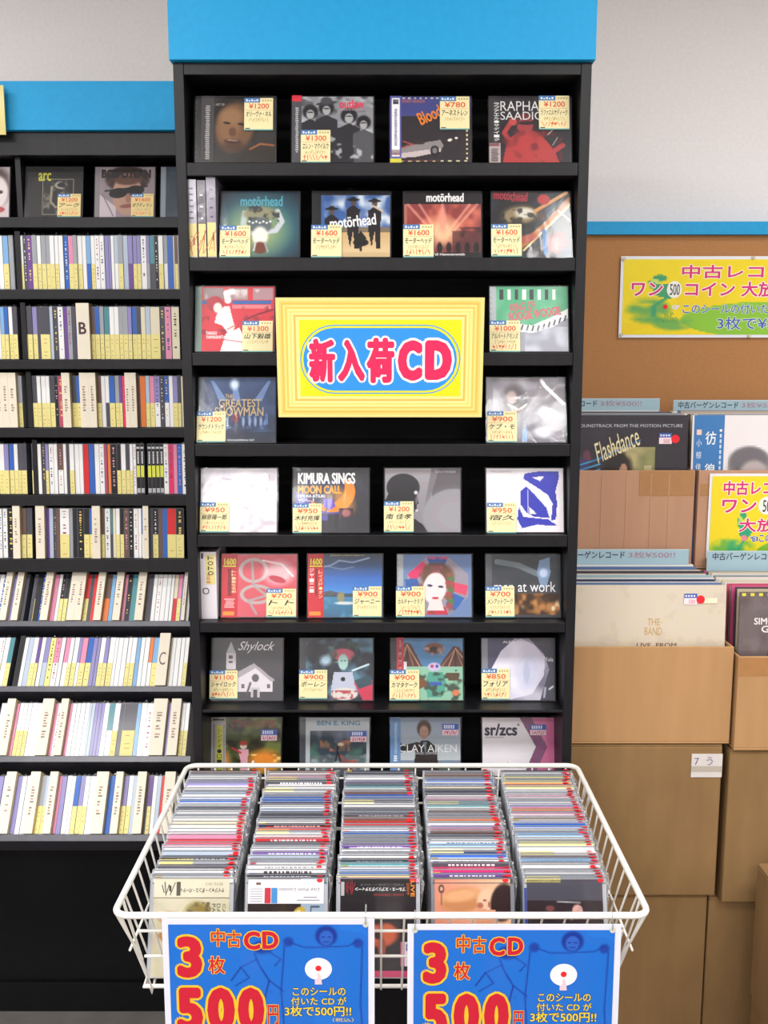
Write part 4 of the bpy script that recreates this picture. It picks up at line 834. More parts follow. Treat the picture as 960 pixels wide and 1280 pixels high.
def a_pale_face(): return Cv('c9bfc0').el(.7, .4, .34, .4, '6a5a58', 0, .3).el(.72, .5, .26, .34, 'dcd2d0', 0, .2).el(.8, .5, .08, .04, '3a2c2c', 0, .3).el(.8, .85, .12, .06, 'b04048', 0, .3)
def a_navy(): return Cv('34404e').nz('4c5a6a', 4, 4, 3, .4, .8, .7)
MH = 'モーターヘッド'
ob = lambda *m: list(m)
cds = [
 ((243, 118, 345, 204), 0, 'CD with dark brown close-up portrait cover, first on the top shelf', a_man, dict(hinge='2a2a2e', st=(305, 122, 341, 163), price='1200', hand='オリーヴァ・ネル', obi=(16, '3c3a3c', ob(('~26', .3, .15, .7, .95, 'a09c9c', 0))), txt=[('THE ART OF', 262, 128, 280, 131, 'b8b0ac')])),
 ((364, 119, 468, 204), 0, 'CD with black-and-white group photo cover and red lowercase title', a_group, dict(obi=(12, '4a4a50', ob(('#', 0, 0, 1, .09, 'd83040', 0), ('~22', .35, .18, .7, .85, 'b4b4b8', 0))), st=(376, 163, 413, 204), price='1300', hand='エレン・マクイルウ', txt=[('outlaw', 424, 124, 455, 135, 'e23a58', .02), ('EUGENE McDANIELS', 426, 136, 457, 138, 'c8a8b0')])),
 ((487, 120, 590, 204), 0, 'CD with white car on black below dark blue band, orange script', a_car, dict(obi=(14, '5c5ca0', ob(('#', .15, .04, .85, .9, 'f0eef4', 0), ('~24', .35, .2, .65, .75, '6a6aa0', 0), ('#', .25, .06, .75, .13, '2c2c40', 0), ('#', .12, .80, .88, .88, 'a02848', 0), ('#', 0, .93, 1, 1, 'd8d040', 0))), st=(550, 122, 587, 163), price='780', hand='アーネストレン', txt=[('ERNEST RANGLIN', 503, 125, 531, 129, 'd07a50'), ('Blood', 522, 136, 552, 152, 'e0822c', .02, dict(rot=25))])),
 ((611, 120, 715, 204), 0, 'CD with red-tinted singer on black and large thin white capitals', a_redman, dict(obi=(14, '2c282c', ob(('|ラファエル・サディーク', .42, .10, .9, .68, 'e8e8e8', .02), ('#', .0, .70, 1, 1, 'b8a8a8', 0), ('#', .0, .70, .9, .75, 'b03040', 0), ('~8', .1, .78, .9, .98, '4a4044', 0))), st=(674, 121, 712, 163), price='1200', hand='ラファエルサディーク', txt=[('RAPHAEL', 626, 127, 690, 139, 'dcdcdc', .0), ('SAADIQ', 626, 140, 680, 152, 'dcdcdc', .0)])),
 ((275, 238, 375, 323), 1, 'CD with glowing green and blue chrome machine-like head on black', a_machine, dict(st=(275, 283, 313, 323), price='1600', hand=MH, txt=[('motörhead', 300, 245, 353, 258, '4fa0b4', .02)])),
 ((390, 240, 489, 323), 1, 'CD with three dark-clad figures in hats on sand under blue sky', a_desert, dict(st=(389, 283, 427, 323), price='1600', hand=MH, txt=[('motörhead', 412, 271, 470, 285, 'f0f2f4', .02, dict(rot=6))])),
 ((504, 240, 603, 322), 1, 'CD with red-lit concert stage below white gothic title on black', a_stage, dict(st=(504, 282, 542, 322), price='1600', hand=MH, txt=[('motörhead', 533, 243, 580, 254, 'eeeeee', .03), ('No Sleep \'til Hammersmith', 521, 316, 581, 320, 'eeeaea', .02)])),
 ((614, 240, 715, 323), 1, 'CD with dark shattered-metal cover in orange, gold, red and blue', a_shards, dict(st=(614, 282, 652, 322), price='1600', hand=MH, txt=[('motörhead', 618, 241, 660, 252, 'a83040', .02, dict(rot=-4)), ('BOMBER', 640, 250, 660, 254, 'a83040', .01)])),
 ((243, 356, 344, 440), 2, 'CD with white-dressed bowling woman on red cover', a_bowl, dict(hinge='7a9088', st=(303, 401, 341, 440), price='1300', hand='山下毅雄', txt=[('TAKEO', 257, 414, 271, 418, 'f4f0f0', .02), ('YAMASHITA', 257, 419, 282, 423, 'f4f0f0', .02)])),
 ((612, 357, 712, 440), 2, 'CD with green cover, curved piano keys and pink lettering', a_piano, dict(hinge='b4bcc0', st=(612, 401, 650, 440), price='1000', hand='アルバートアモンズ', txt=[('KING OF', 638, 378, 670, 388, 'd8687a', .02, dict(rot=8)), ('BOOGIE WOOGIE', 636, 387, 702, 398, 'd8687a', .03, dict(rot=8))])),
 ((247, 470, 345, 553), 3, 'CD with dark blue spotlit stage and gold capitals, below the bowling CD', a_show, dict(hinge='5a6474', st=(246, 514, 282, 552), price='1200', hand='サウンドトラック', txt=[('THE', 281, 492, 291, 497, 'b8a070', .01), ('GREATEST', 273, 498, 326, 508, 'c0a878', .01), ('SHOWMAN', 268, 508, 329, 519, 'c0a878', .01), ('HUGH JACKMAN & CAST', 284, 548, 318, 551, 'd8dce4', .01)])),
 ((608, 472, 708, 554), 3, 'CD with grey hazy musician cover, directly right of the yellow sign', a_blur, dict(hinge='7c7a84', st=(609, 515, 646, 553), price='900', hand='ケブ・モ', txt=[("KEB' MO'", 640, 497, 668, 500, 'e0dce4')])),
 ((249, 578, 347, 664), 4, 'CD with washed-out pale lilac cover, first on the fifth shelf', a_glare, dict(st=(250, 624, 286, 663), price='950', hand='柳原陽一郎')),
 ((366, 578, 462, 665), 4, 'CD with orange crescent moon on purple and black', a_moon, dict(st=(366, 626, 402, 665), price='950', hand='木村充揮', txt=[('KIMURA SINGS', 372, 585, 444, 600, 'f0f0f0', .035), ('MOON CALL', 372, 602, 427, 613, 'f0a030', .035), ('KIMURA ATSUKI', 372, 614, 406, 618, 'e8e8f0', .02), ('VOL. 1', 372, 619, 392, 623, 'e8e8f0', .02)])),
 ((480, 583, 577, 666), 4, 'CD with black-and-white silhouette of a head in profile', a_profile, dict(st=(480, 626, 517, 665), price='1200', hand='南 佳孝', txt=[('SOUTH OF THE BORDER', 544, 587, 570, 590, 'c8c4ca', .01)])),
 ((607, 580, 706, 667), 4, 'CD with bold blue cut-paper shapes on white', a_bluecut, dict(st=(609, 627, 645, 667), price='950', hand='宿久', txt=[('YAKUSHIMARU', 613, 584, 640, 587, 'b8b0ba', .0)])),
 ((276, 690, 372, 772), 5, 'CD with red cover, ringed sword emblem and red strip, beside white box', a_redemblem, dict(obi=(20, 'c82434', ob(('1600', .15, .08, .9, .18, 'e8e040', .03), ('#', .1, .19, .9, .21, 'e8e040', 0), ('~30', .35, .24, .65, .66, '501018', 0), ('|トト・聖なる剣', .62, .26, .9, .62, 'e8d0a0', .02), ('~5', .15, .7, .85, .85, 'e0a0a0', 0), ('#', .1, .90, .8, .96, 'e09030', 0))), st=(333, 735, 370, 771), price='700', hand='トト')),
 ((384, 690, 479, 772), 5, 'CD with blue sea and sky cover and red strip', a_ocean, dict(obi=(20, 'c82434', ob(('1600', .15, .08, .9, .18, 'e8e040', .03), ('#', .1, .19, .9, .21, 'e8e040', 0), ('|ジャーニー', .1, .22, .38, .62, 'f0d8d8', .02), ('~30', .45, .24, .6, .66, '501018', 0), ('|レイズド・オン', .68, .26, .92, .7, 'e8d0a0', .02), ('#', .1, .90, .8, .96, 'e09030', 0))), st=(441, 732, 477, 771), price='900', hand='ジャーニー', txt=[('JOURNEY', 412, 692, 456, 694, 'c8b870', .01)])),
 ((496, 690, 591, 772), 5, 'CD with pale made-up face in a colourful octagon', a_octagon, dict(hinge='a8b0b8', st=(495, 732, 531, 771), price='900', hand='カルチャークラブ', txt=[('THIS TIME', 533, 694, 560, 698, 'e05878', .03), ('CULTURE', 538, 706, 554, 710, 'c05870', .01), ('CLUB', 541, 711, 550, 715, 'c05870', .01)])),
 ((607, 690, 702, 772), 5, 'CD with grey cover, pale blue smoke and brown photo strip', a_work, dict(hinge='5c6068', st=(607, 732, 643, 771), price='700', hand='メンアットワーク', txt=[('men at work', 618, 726, 695, 739, 'f2f2f4', .0)])),
 ((263, 794, 354, 876), 6, 'CD with white wooden church on dark grey', a_church, dict(st=(262, 836, 297, 873), price='1100', hand='シャイロック', txt=[('Shylock', 297, 799, 343, 814, 'dcdade', .0, dict(shear=.5))])),
 ((374, 795, 467, 876), 6, 'CD with teal fantasy figure in a red headdress', a_serpent, dict(hinge='3c3e46', st=(374, 836, 409, 873), price='900', hand='ボーレン')),
 ((488, 795, 580, 876), 6, 'CD with painted jagged mountains over green figures', a_peaks, dict(obi=(16, '38383e', ob(('#', .45, .0, 1, .55, 'b83848', 0), ('~12', .6, .05, .85, .5, 'e8c8cc', 0))), st=(487, 836, 524, 875), price='900', hand='カマタケーク')),
 ((602, 797, 695, 877), 6, 'CD with glowing white-lilac shape on grey, last on its shelf', a_glare_patch, dict(hinge='8a8c98', st=(602, 836, 637, 875), price='850', hand='フォリア', txt=[('ALEX', 629, 801, 644, 804, 'f4f4f8', .01), ('Folia', 683, 822, 692, 827, 'f4f4f8', .0)])),
 ((263, 896, 352, 975), 7, 'CD with fiery jungle cover and yellow-lettered paper strip', a_jungle, dict(obi=(18, 'c4c0be', ob(('#', .38, .14, .78, .95, 'd8d83c', 0), ('|シンディ・ローパー', .42, .18, .74, .92, '2c2c20', .0), ('#', .1, .03, .9, .06, '504848', 0), ('~30', .1, .12, .28, .9, '8c8884', 0), ('~20', .84, .12, .95, .9, '8c8884', 0))), st=(326, 912, 346, 926), txt=[('CYNDI LAUPER', 288, 900, 344, 909, '9a3440', .0)])),
 ((374, 895, 463, 975), 7, 'CD with impressionist rainy street under blue name lettering', a_street, dict(hinge='4c525a', st=(438, 913, 458, 927), txt=[('BEN E. KING', 396, 900, 450, 906, '4a86a4', .03)])),
 ((487, 894, 577, 975), 7, 'CD with man in dark suit before grey sky', a_crooner, dict(obi=(13, '6f94c4', ob(('~20', .4, .1, .7, .6, 'a8c4e4', 0), ('~3', .3, .62, .7, .72, 'f0f4f8', 0))), st=(553, 903, 573, 918), txt=[('CLAY AIKEN', 499, 930, 571, 940, 'eef0f0', .0), ('A THOUSAND DIFFERENT WAYS', 499, 940, 571, 943, 'c8ccd0', .0)])),
 ((602, 893, 695, 975), 7, 'CD with white cover and pink and mauve arrow', a_arrow, dict(st=(663, 903, 683, 917), txt=[('sr/zcs', 606, 902, 647, 918, '38384a', .03), ('°', 647, 902, 650, 905, '38384a', .02), ('SHUFFLE ROCK', 607, 919, 630, 921, '6a6a74', .01)])),
]
for rect, row, lab, art, kw in cds: display_cd(rect, row, lab, art, group=FACEUP, **kw)
# upright spines at the left end of the second shelf, and the white boxed set on the sixth
def rack_spine(px0, px1, py0, py1, D, z, label, col, low, lowh, marks, d=.11, name='cd_case', extra=None):
    a = at(px0, py1, D); b = at(px1, py1, D); h = at(px0, py0, D).z-a.z; w = b.x-a.x-.0006
    t = thing(name, label, 'cd', ((a.x+b.x)/2, D, z)); mb = MB(); mb.box(-w/2, w/2, 0, d, 0, h, col); mb.build('case', M['plastic'], t)
    mb = MB(); mb.rect(-w/2+.0007, .002, w/2-.0007, h-.002, -.0004, col)
    r = random.Random(px0)
    for k in range(marks): zz = h*(.5+.45*k/max(marks, 1)); mb.rect(-w*.22+r.uniform(0, w*.1), zz, w*.2, zz+h*.02, -.0006, '4a4a55' if hx(col).mean() > .5 else 'd8d8de')
    if extra: extra(mb, w, h)
    mb.build('spine_card', M['gloss'], t)
    if low:
        mb = MB(); mb.rect(-w/2+.0006, .002, w/2-.0006, h*lowh, -.0010, low); scribble(mb, -w*.3, h*.05, w*.6, h*lowh*.7, -.0012, 'd06a4a', px0, 3); mb.build('price_sticker', M['print'], t)
    mb = MB(); mb.face([(-w/2, -.0014, 0), (w/2, -.0014, 0), (w/2, -.0014, h), (-w/2, -.0014, h)], 'w'); mb.face([(-w/2, -.0014, h), (w/2, -.0014, h), (0, .004, h+.008)], 'w'); mb.build('plastic_sleeve', M['film'], t)
    return t
rack_spine(234, 247.5, 224, 322, 1.762, ROWZ[1], 'thick pale CD spine with yellow sticker, left end of second shelf', 'b9b4c4', 'e8d890', .44, 6)
rack_spine(248.5, 259, 225, 322, 1.762, ROWZ[1], 'dark CD spine with yellow sticker, between the two paler ones, second shelf', '5a5460', 'e8d890', .44, 3)
rack_spine(259.5, 271.5, 221, 322, 1.762, ROWZ[1], 'lilac CD spine with yellow sticker beside the green machine cover', '8c8496', 'e8d890', .44, 4)
def toto(mb, w, h):
    mb.rect(-w*.12, h*.52, w*.42, h*.96, -.0008, 'e6d88c')
    for k, ch in enumerate('トOトO'): text(mb, ch, -w*.0, h*(.88-k*.075), w*.34, h*(.94-k*.075), '2c2a2c', -.0010, .02)
    for k, ch in enumerate('五枚組'): text(mb, ch, -w*.08, h*(.66-k*.05)-.003, w*.14, h*(.70-k*.05)-.003, 'c84a38', -.0010, .01)
    text(mb, 'O', -w*.35, h*.37, w*.06, h*.47, '33303a', -.0010, .0); mb.rect(-w*.38, h*.90, -w*.26, h*.98, -.0008, '504c54')
rack_spine(251, 272, 689, 772.5, 1.776, ROWZ[5], 'thick white boxed CD set with black O on its spine', 'eae4ea', None, 0, 0, .12, 'boxed_set', toto)
# covers facing out on the left rack
Z0 = at(100, 272, 2.31).z
LF = 'CDs facing out at the top of the left rack'
display_cd((-62, 209, 12, 271.5), 0, 'CD with pale face and red lips, cut by the left frame edge', a_pale_face, D=2.315, z=Z0, lean=12, group=LF, hinge='c8c4c8')
display_cd((30, 209, 103, 271.5), 0, 'CD with dark sleeve, framed sketch and small yellow title', a_arc, D=2.315, z=Z0, lean=12, group=LF, hinge='38383c', st=(72, 243, 101, 271), price='1200', hand='アーク', sbase='e6d090', txt=[('arc', 47, 217, 63, 227, 'c8c83c', .02)])
display_cd((117.5, 207, 194, 271.5), 0, 'CD with close-up of curly-haired man in dark sunglasses', a_shades, D=2.315, z=Z0, lean=12, group=LF, hinge='8a8488', st=(164, 242, 192, 271), price='1600', hand='ボブディラン', sbase='e6d090', txt=[('BOB DYLAN', 126, 211, 188, 222, '2a2024', .05)])
display_cd((200, 206, 275, 271.5), 0, 'CD with navy cover half hidden behind the display rack edge', a_navy, D=2.315, z=Z0, lean=12, group=LF, hinge='8a94a0')

# ================================================================ CD spines on the left rack
ROWS = ["w6 s/y7 g6|w/y6 d4T p7T g/y6 w/y5 g/y6 g/y5 w/y6 w/y5 w6 b6T m/y6 g/y5 w/y6 w5 s/b6 w/y5 w6T w6T v5 v3 w4 l/w5 g/y6 l6 v/p6 v/y5 v/y5 w7T v/g4 t/d6 k5T w/y6 g/w5 b7 c2 n/y4 g4",
 "w3 s/y5 b/y5 w/y5 d/y6|d/y6 d/y6 v/y6 d4 d/y12 l4 d6T w7T p5 g5T d5 b3 W16B n/y5 b/y6 g/y5 t/y7 w/y6 w/y6 g/y5 g/y6 v/y5 b/y6 d/y5 c/y6 l/y6 c/y12 d6T m8T c10T",
 "W7 W8 W10 g/y5|c/y6 d/y6 w/y5 w/y6 w/y5 d/y6 k4T R7T W10 d/y6 b/y6 W11 W9 n/y5 w5 w/d5 b/y7 g/y5 p/y4 M5T W6 W8 n3 o7 l/y5 m/y6 v/w7T d5T b/w6T w5 v/y6 d/y4 c3",
 "w/y7 v/y6 b/y6 w/y5 d/y4 d/y7|d/y7 w5 d5T v/y4 w6T w5 n/w7T w4 d4 w/y6 w6 w5 r7 b7 w6 w6T R4 o4 k8T k/y5 w/y6 d/y5 w/y4 w4T K5 K5 .4 K5 K5 K5 K5 w6T M6T m5 b6T w7T",
 "w4T w6T k9T W9 n/y6 d/y7|W11 p4 l5 d4T n4 w/y12T g4 k6 k8T k/y7 b/y5 W10 n/y4 w7T t/d3 c4 w/y5 k/y5 n6T k6T w6T w4 b/w3 W7 d4 k/y7T n5 b6 r/y11 k/y10T",
 "b5 b6T W8 v6 W8 d5|d4 d/y6 b6T W9 m6 w4 k/y5T k/y5 d3 W9 W9 r/y5 d4 r6 W9 n/o7 s5 d2 W9 m4 k6T t8 W10 n2 d6 w5 w6T w6 w5 w4 c/r5 m/y5 v3 W4 w4",
 "w8 w6 t/y6|w/y6 w5 l6 w/y6 p/y4 w5 v/l6 y7T m/w7T w5 m/w6 w/y5 w/y6 v/w4 m/y7 b/y7 v5 v4 w/y6 v/y5 w/y7 w4 w6 w6 w/y5 w/y6 s5 w5 w6 o/w5 s/y8 W13C c2 w5 w6 w5 w/y5",
 ".3 w9 W10 m4 w/y5 w/y5 w/y5 w7 w8 W14 m4 w5T W9 m4 w5 w5 w6 w5 l3 l4 v4 v4 v4 w6 t/w7 w/y7 d5 d/y16 s5 w7 w9T W17 v5 W12 w/y5 w/y5 t3",
 "v6 w5 W12 v6 w6 w6 W12 g/y6 l/y6 W10 m4 v6 w6 w5 b/y6 v/y6 w/y6 w9 W15 b9 W9 v/y6 w/y6 l6 W11 d3 p/y5 w5 l5 r5 W13T w6 w7"]
MC = {}
def spine_mesh(kind, col, low, wq, v):
    """front-facing printed spine card of a case"""
    key = (kind, col, low, wq, v)
    if key in MC: return MC[key]
    w = wq/10000.; mb = MB(); h = .1235; r = random.Random(str(key))
    if kind == 'case':
        g = {'w': 'a8abb2', 'W': 'efe6d2'}.get(col, '63656e'); mb.box(-w/2, w/2, 0, .112, 0, h, g)
    elif kind == 'divider':
        mb.box(-w/2, w/2, -.012, .10, 0, .130, 'ddcca4', cf='ece3cf', ct='e9dfc6')
    elif kind == 'card':
        mb.rect(-w/2+.0007, .0015, w/2-.0007, h-.0015, -.0004, col)
        if low and low != 'y': mb.rect(-w/2+.0007, .0015, w/2-.0007, h*.48, -.0006, low)
        if v:
            dk = hx(col).mean() > .5; n = 15; ink = ('3c3c4a', '9c3a48', '3a4a8c')[v % 3] if dk else ('e4e4ea', 'f0d070', 'd8a0b0')[v % 3]
            for k in range(n):
                if r.random() < .72: zz = h*(.93-.78*k/n+r.uniform(-.01, .01)); ww = w*r.uniform(.08, .2); mb.rect(-ww, zz-h*r.uniform(.012, .036), ww*r.uniform(.6, 1), zz, -.0008, ink)
        if col == 'K':
            mb.rect(-w/2+.001, h*.34, w/2-.001, h*.57, -.0009, 'dce04c'); mb.rect(-w/2+.001, h*.03, w/2-.001, h*.12, -.0009, 'b8b8bc')
            mb.rect(-w/2+.001, h*.90, w/2-.001, h*.94, -.0009, 'c8c8cc')
            for k in range(7): mb.rect(-w*.2, h*(.61+.035*k), w*.2, h*(.635+.035*k), -.0009, 'e0e0e4')
    elif kind == 'sticker':
        mb.rect(-w/2+.0004, .001, w/2-.0004, h*.475, -.0012, 'Y')
        for k in range(5):
            if r.random() < .7: zz = h*(.06+.075*k+r.uniform(0, .02)); mb.rect(-w*.2, zz, w*r.uniform(.0, .25), zz+.0014, -.0014, ('b8a060', 'cc7050')[int(r.random() < .3)])
    elif kind == 'tip':
        a = r.uniform(-.2, .2)*w; hh = r.uniform(.004, .0085); mb.face([(-w/2, .0, h), (w*.1, -.001, h), (a, .004, h+hh)], 'w'); mb.face([(w*.1, -.001, h), (w/2, .0, h), (a, .004, h+hh)], 'w'); mb.face([(-w/2, .03, h+.0006), (-w/2, 0, h), (a, .004, h+hh), (w/2, 0, h), (w/2, .03, h+.0006)], 'w')
    MC[key] = mb.mesh({'case': 'case', 'divider': 'index_divider', 'card': 'spine_card', 'sticker': 'price_sticker', 'tip': 'plastic_sleeve'}[kind], M[{'case': 'plastic', 'divider': 'print', 'card': 'gloss', 'sticker': 'print', 'tip': 'tips'}[kind]])
    return MC[key]
ORDR = ['top', 'second', 'third', 'fourth', 'fifth', 'sixth', 'seventh', 'eighth', 'lowest']
rnd = random.Random(11)
def merge_into(acc, me, mi, mtx):
    i = len(acc['v']); acc['v'] += [tuple(mtx @ v.co) for v in me.vertices]
    for p in me.polygons: acc['f'].append(tuple(i+j for j in p.vertices)); acc['m'].append(mi)
    buf = np.zeros(len(me.loops)*4, np.float32); me.color_attributes['Col'].data.foreach_get('color', buf); acc['c'].append(buf)
ACC = dict(v=[], f=[], m=[], c=[])
def parse(tok):
    T_ = tok.endswith('T'); tok = tok[:-1] if T_ else tok
    L_ = tok[-1] if tok[-1] in 'BC' else ''; tok = tok[:-1] if L_ else tok
    i = len(tok)
    while tok[i-1].isdigit(): i -= 1
    c = tok[:i].split('/'); return c[0], (c[1] if len(c) > 1 else None), float(tok[i:]), T_, L_
HPX = [68, 66, 64, 62, 60, 57, 61, 66, 75]; sizes = sorted([parse(t_)[2]*HPX[i_] for i_, r_ in enumerate(ROWS) for t_ in r_.replace('|', ' ').split() if parse(t_)[0] not in '.W'], reverse=True)
CUT = sizes[105]
for ri, (rowtxt, (yt, yb, d, lean)) in enumerate(zip(ROWS, LROW)):
    a = math.radians(lean); z = at(100, yt, d).z; h = .1235
    # a spine's place is read off where its top edge (lying rows) or foot (upright rows) is seen
    if lean > 10: Yt = d + h*math.sin(a); zt_ = z + h*math.cos(a); ypix = None
    px = 0.0; nth = 0
    def X_of(px):
        if lean > 10:
            zz = Yt*math.cos(TH) + (HC-zt_)*math.sin(TH); return (px-480)/F*zz
        zz = d*math.cos(TH) + (HC-z)*math.sin(TH); return (px-480)/F*zz
    for bi, bay in enumerate(rowtxt.split('|')):
        if bi == 1: px += 6.5
        for tok in bay.split():
            c, low, wpx, T_, L_ = parse(tok)
            if c == '.': px += wpx; continue
            xa, xb = X_of(px), X_of(px+wpx); px += wpx; nth += 1
            if xa > -.455+.0: continue
            wq = max(int(round((xb-xa)*10000))-2, 20); xm = (xa+xb)/2; yj = rnd.uniform(-.0008, .0022)
            where = '%s spine row, left rack' % ORDR[ri]
            if c == 'W':
                lab = ('ivory index divider marked %s, ' % L_ if L_ else 'ivory index divider, ') + '%s from left, %s' % (ORD[nth], where)
                if not T_ and wq < 34: pass
                t = thing('index_divider', lab, 'divider', (xm, d, z+.001), (-a, 0, 0), 'ivory index dividers in the left rack')
                link('divider_body', spine_mesh('divider', 'W', None, wq, 0), t)
                mb = MB()
                w_ = wq/10000.
                if L_: text(mb, L_, -w_*.34, .058 if L_ == 'B' else .050, w_*.26, .086 if L_ == 'B' else .082, '4a3038' if L_ == 'B' else '7a5a60', -.0125, .02 if L_ == 'B' else .0)
                else:
                    r = random.Random(nth+ri*50)
                    for k in range(10):
                        if r.random() < .85: zz = .095-k*.0062; mb.rect(-w_*.18, zz, w_*r.uniform(.02, .2), zz+.0036, -.0124, ('b89a8c', '8c7c78')[k % 2])
                mb.build('letter' if L_ else 'lettering', M['print'], t); continue
            base = CNAME[c]; sz = 'wide ' if wpx >= 9 else 'thin ' if wpx <= 4 else ''
            desc = sz + base + ' CD spine' + (' with yellow sticker' if low == 'y' else (' over ' + CNAME[low] if low else (' with printing' if T_ else '')))
            if c == 'K': desc = 'black CD spine with yellow band'
            if wpx*HPX[ri] < CUT:             # past the three hundred that show largest: joined into one object below
                mtx = Matrix.Translation((xm, d+yj, z+.0004)) @ Matrix.Rotation(-a, 4, 'X')
                merge_into(ACC, spine_mesh('case', 'w' if c in 'wlg' else 'd', None, wq, 0), 0, mtx); merge_into(ACC, spine_mesh('card', c, low, wq, (1+nth % 3) if T_ else 0), 1, mtx)
                if low == 'y': merge_into(ACC, spine_mesh('sticker', 'y', None, wq, nth % 4), 2, mtx)
                merge_into(ACC, spine_mesh('tip', 'w', None, wq, nth % 5), 3, mtx); continue
            t = thing('cd_case', ('%s, %s from left, %s' % (desc, ORD[nth], where)).replace('dusky rose', 'rose').replace('spine with yellow sticker', 'spine with sticker' if ('thin' in desc or 'wide' in desc) and 'grey' in desc else 'spine with yellow sticker'), 'cd', (xm, d+yj, z+.0004), (-a, 0, 0), 'CDs in the %s spine row of the left rack' % ORDR[ri])
            link('case', spine_mesh('case', 'w' if c in 'wlg' else 'd', None, wq, 0), t)
            link('spine_card', spine_mesh('card', c, low, wq, (1+nth % 3) if T_ else 0), t)
            if low == 'y': link('price_sticker', spine_mesh('sticker', 'y', None, wq, nth % 4), t)
            link('plastic_sleeve', spine_mesh('tip', 'w', None, wq, nth % 5), t)

for ri, (yt, yb, d, lean) in enumerate(LROW):           # the rows run on to the left of the frame
    a = math.radians(lean); z = at(100, yt, d).z; x = min(-.905, (0-480)/F*(d*math.cos(TH)+(HC-z)*math.sin(TH))-.012) ; r = random.Random(ri)
    while x > LX0+.04:
        wq = r.choice((90, 100, 105, 110)); c = r.choice('wwwwgldvbsnk' if ri < 5 else 'wwwwwwlvs'); mtx = Matrix.Translation((x, d, z+.0004)) @ Matrix.Rotation(-a, 4, 'X')
        merge_into(ACC, spine_mesh('case', 'w' if c in 'wlg' else 'd', None, wq, 0), 0, mtx); merge_into(ACC, spine_mesh('card', c, None, wq, r.choice((0, 0, 1, 2))), 1, mtx)
        if r.random() < .45: merge_into(ACC, spine_mesh('sticker', 'y', None, wq, 1), 2, mtx)
        x -= wq/10000+.0004
me = bpy.data.meshes.new('cd_spines'); me.from_pydata(ACC['v'], [], ACC['f'])
for m_ in ('plastic', 'gloss', 'print', 'tips'): me.materials.append(M[m_])
me.polygons.foreach_set('material_index', ACC['m']); ca_ = me.color_attributes.new('Col', 'FLOAT_COLOR', 'CORNER'); ca_.data.foreach_set('color', np.concatenate(ACC['c'])); me.update()
o = link('cd_spines', me); tag(o, 'narrower CD spines standing between the wider ones along the left rack', 'cds'); o['kind'] = 'stuff'

# ================================================================ CDs in the basket
COLS = ["n4 g4 w4 g4 v4 w7 g4 l4 w5 b4 w5 g3 d3 w4 g4 w4 c4 c4 w5 w4 m3 r9T m3 w3 l4 k7T y/g4 d5 w5 g4 w4T",
 "n4 w5 m2 y/g4 d4T w9 y/g5 w4 g3 b6 b4 d3 w4T l4 d5 d5 g4 w3 k4T r5T y/g4 w5T r4T d6 g3 w4 p4T l5 g4 w7T w5T k6T g4",
 "d5T d4 w4 w5 p3 d3 t5T w4 n3 b8T g4 y/d4 w4 d6 g4 d4T n5 r8T g4 w4T b4T g4 g5 g4 p4T w5T g4 w4 k5T t4 w5T l3 b3 y4 m3T",
 "g4 n4 g7 b3 w5 b3 c2 d5 d5 w6 m3 g3 y/t3 t3 w5 n3 g4 g4 o7 w2 v5T m3 n3 d5 g4 w4T s5 w4 y/d4 b4 w6T d4T M8 p5T d5",
 "d4 w4 g3 y4 g3 y3 r5 y3 w5 g4 w3 m3 w3 g3 w5 v3 o5 g4 m2 w4 n3 w4T b3 b4 w4 g3 s5 w4 g3 y4 w5 y/w8 n3 s4T g4 w3 g6 w3 g3 y/g4"]
YF0, YB0 = 1.302, 1.612            # depth of the foot of the first and of the last case
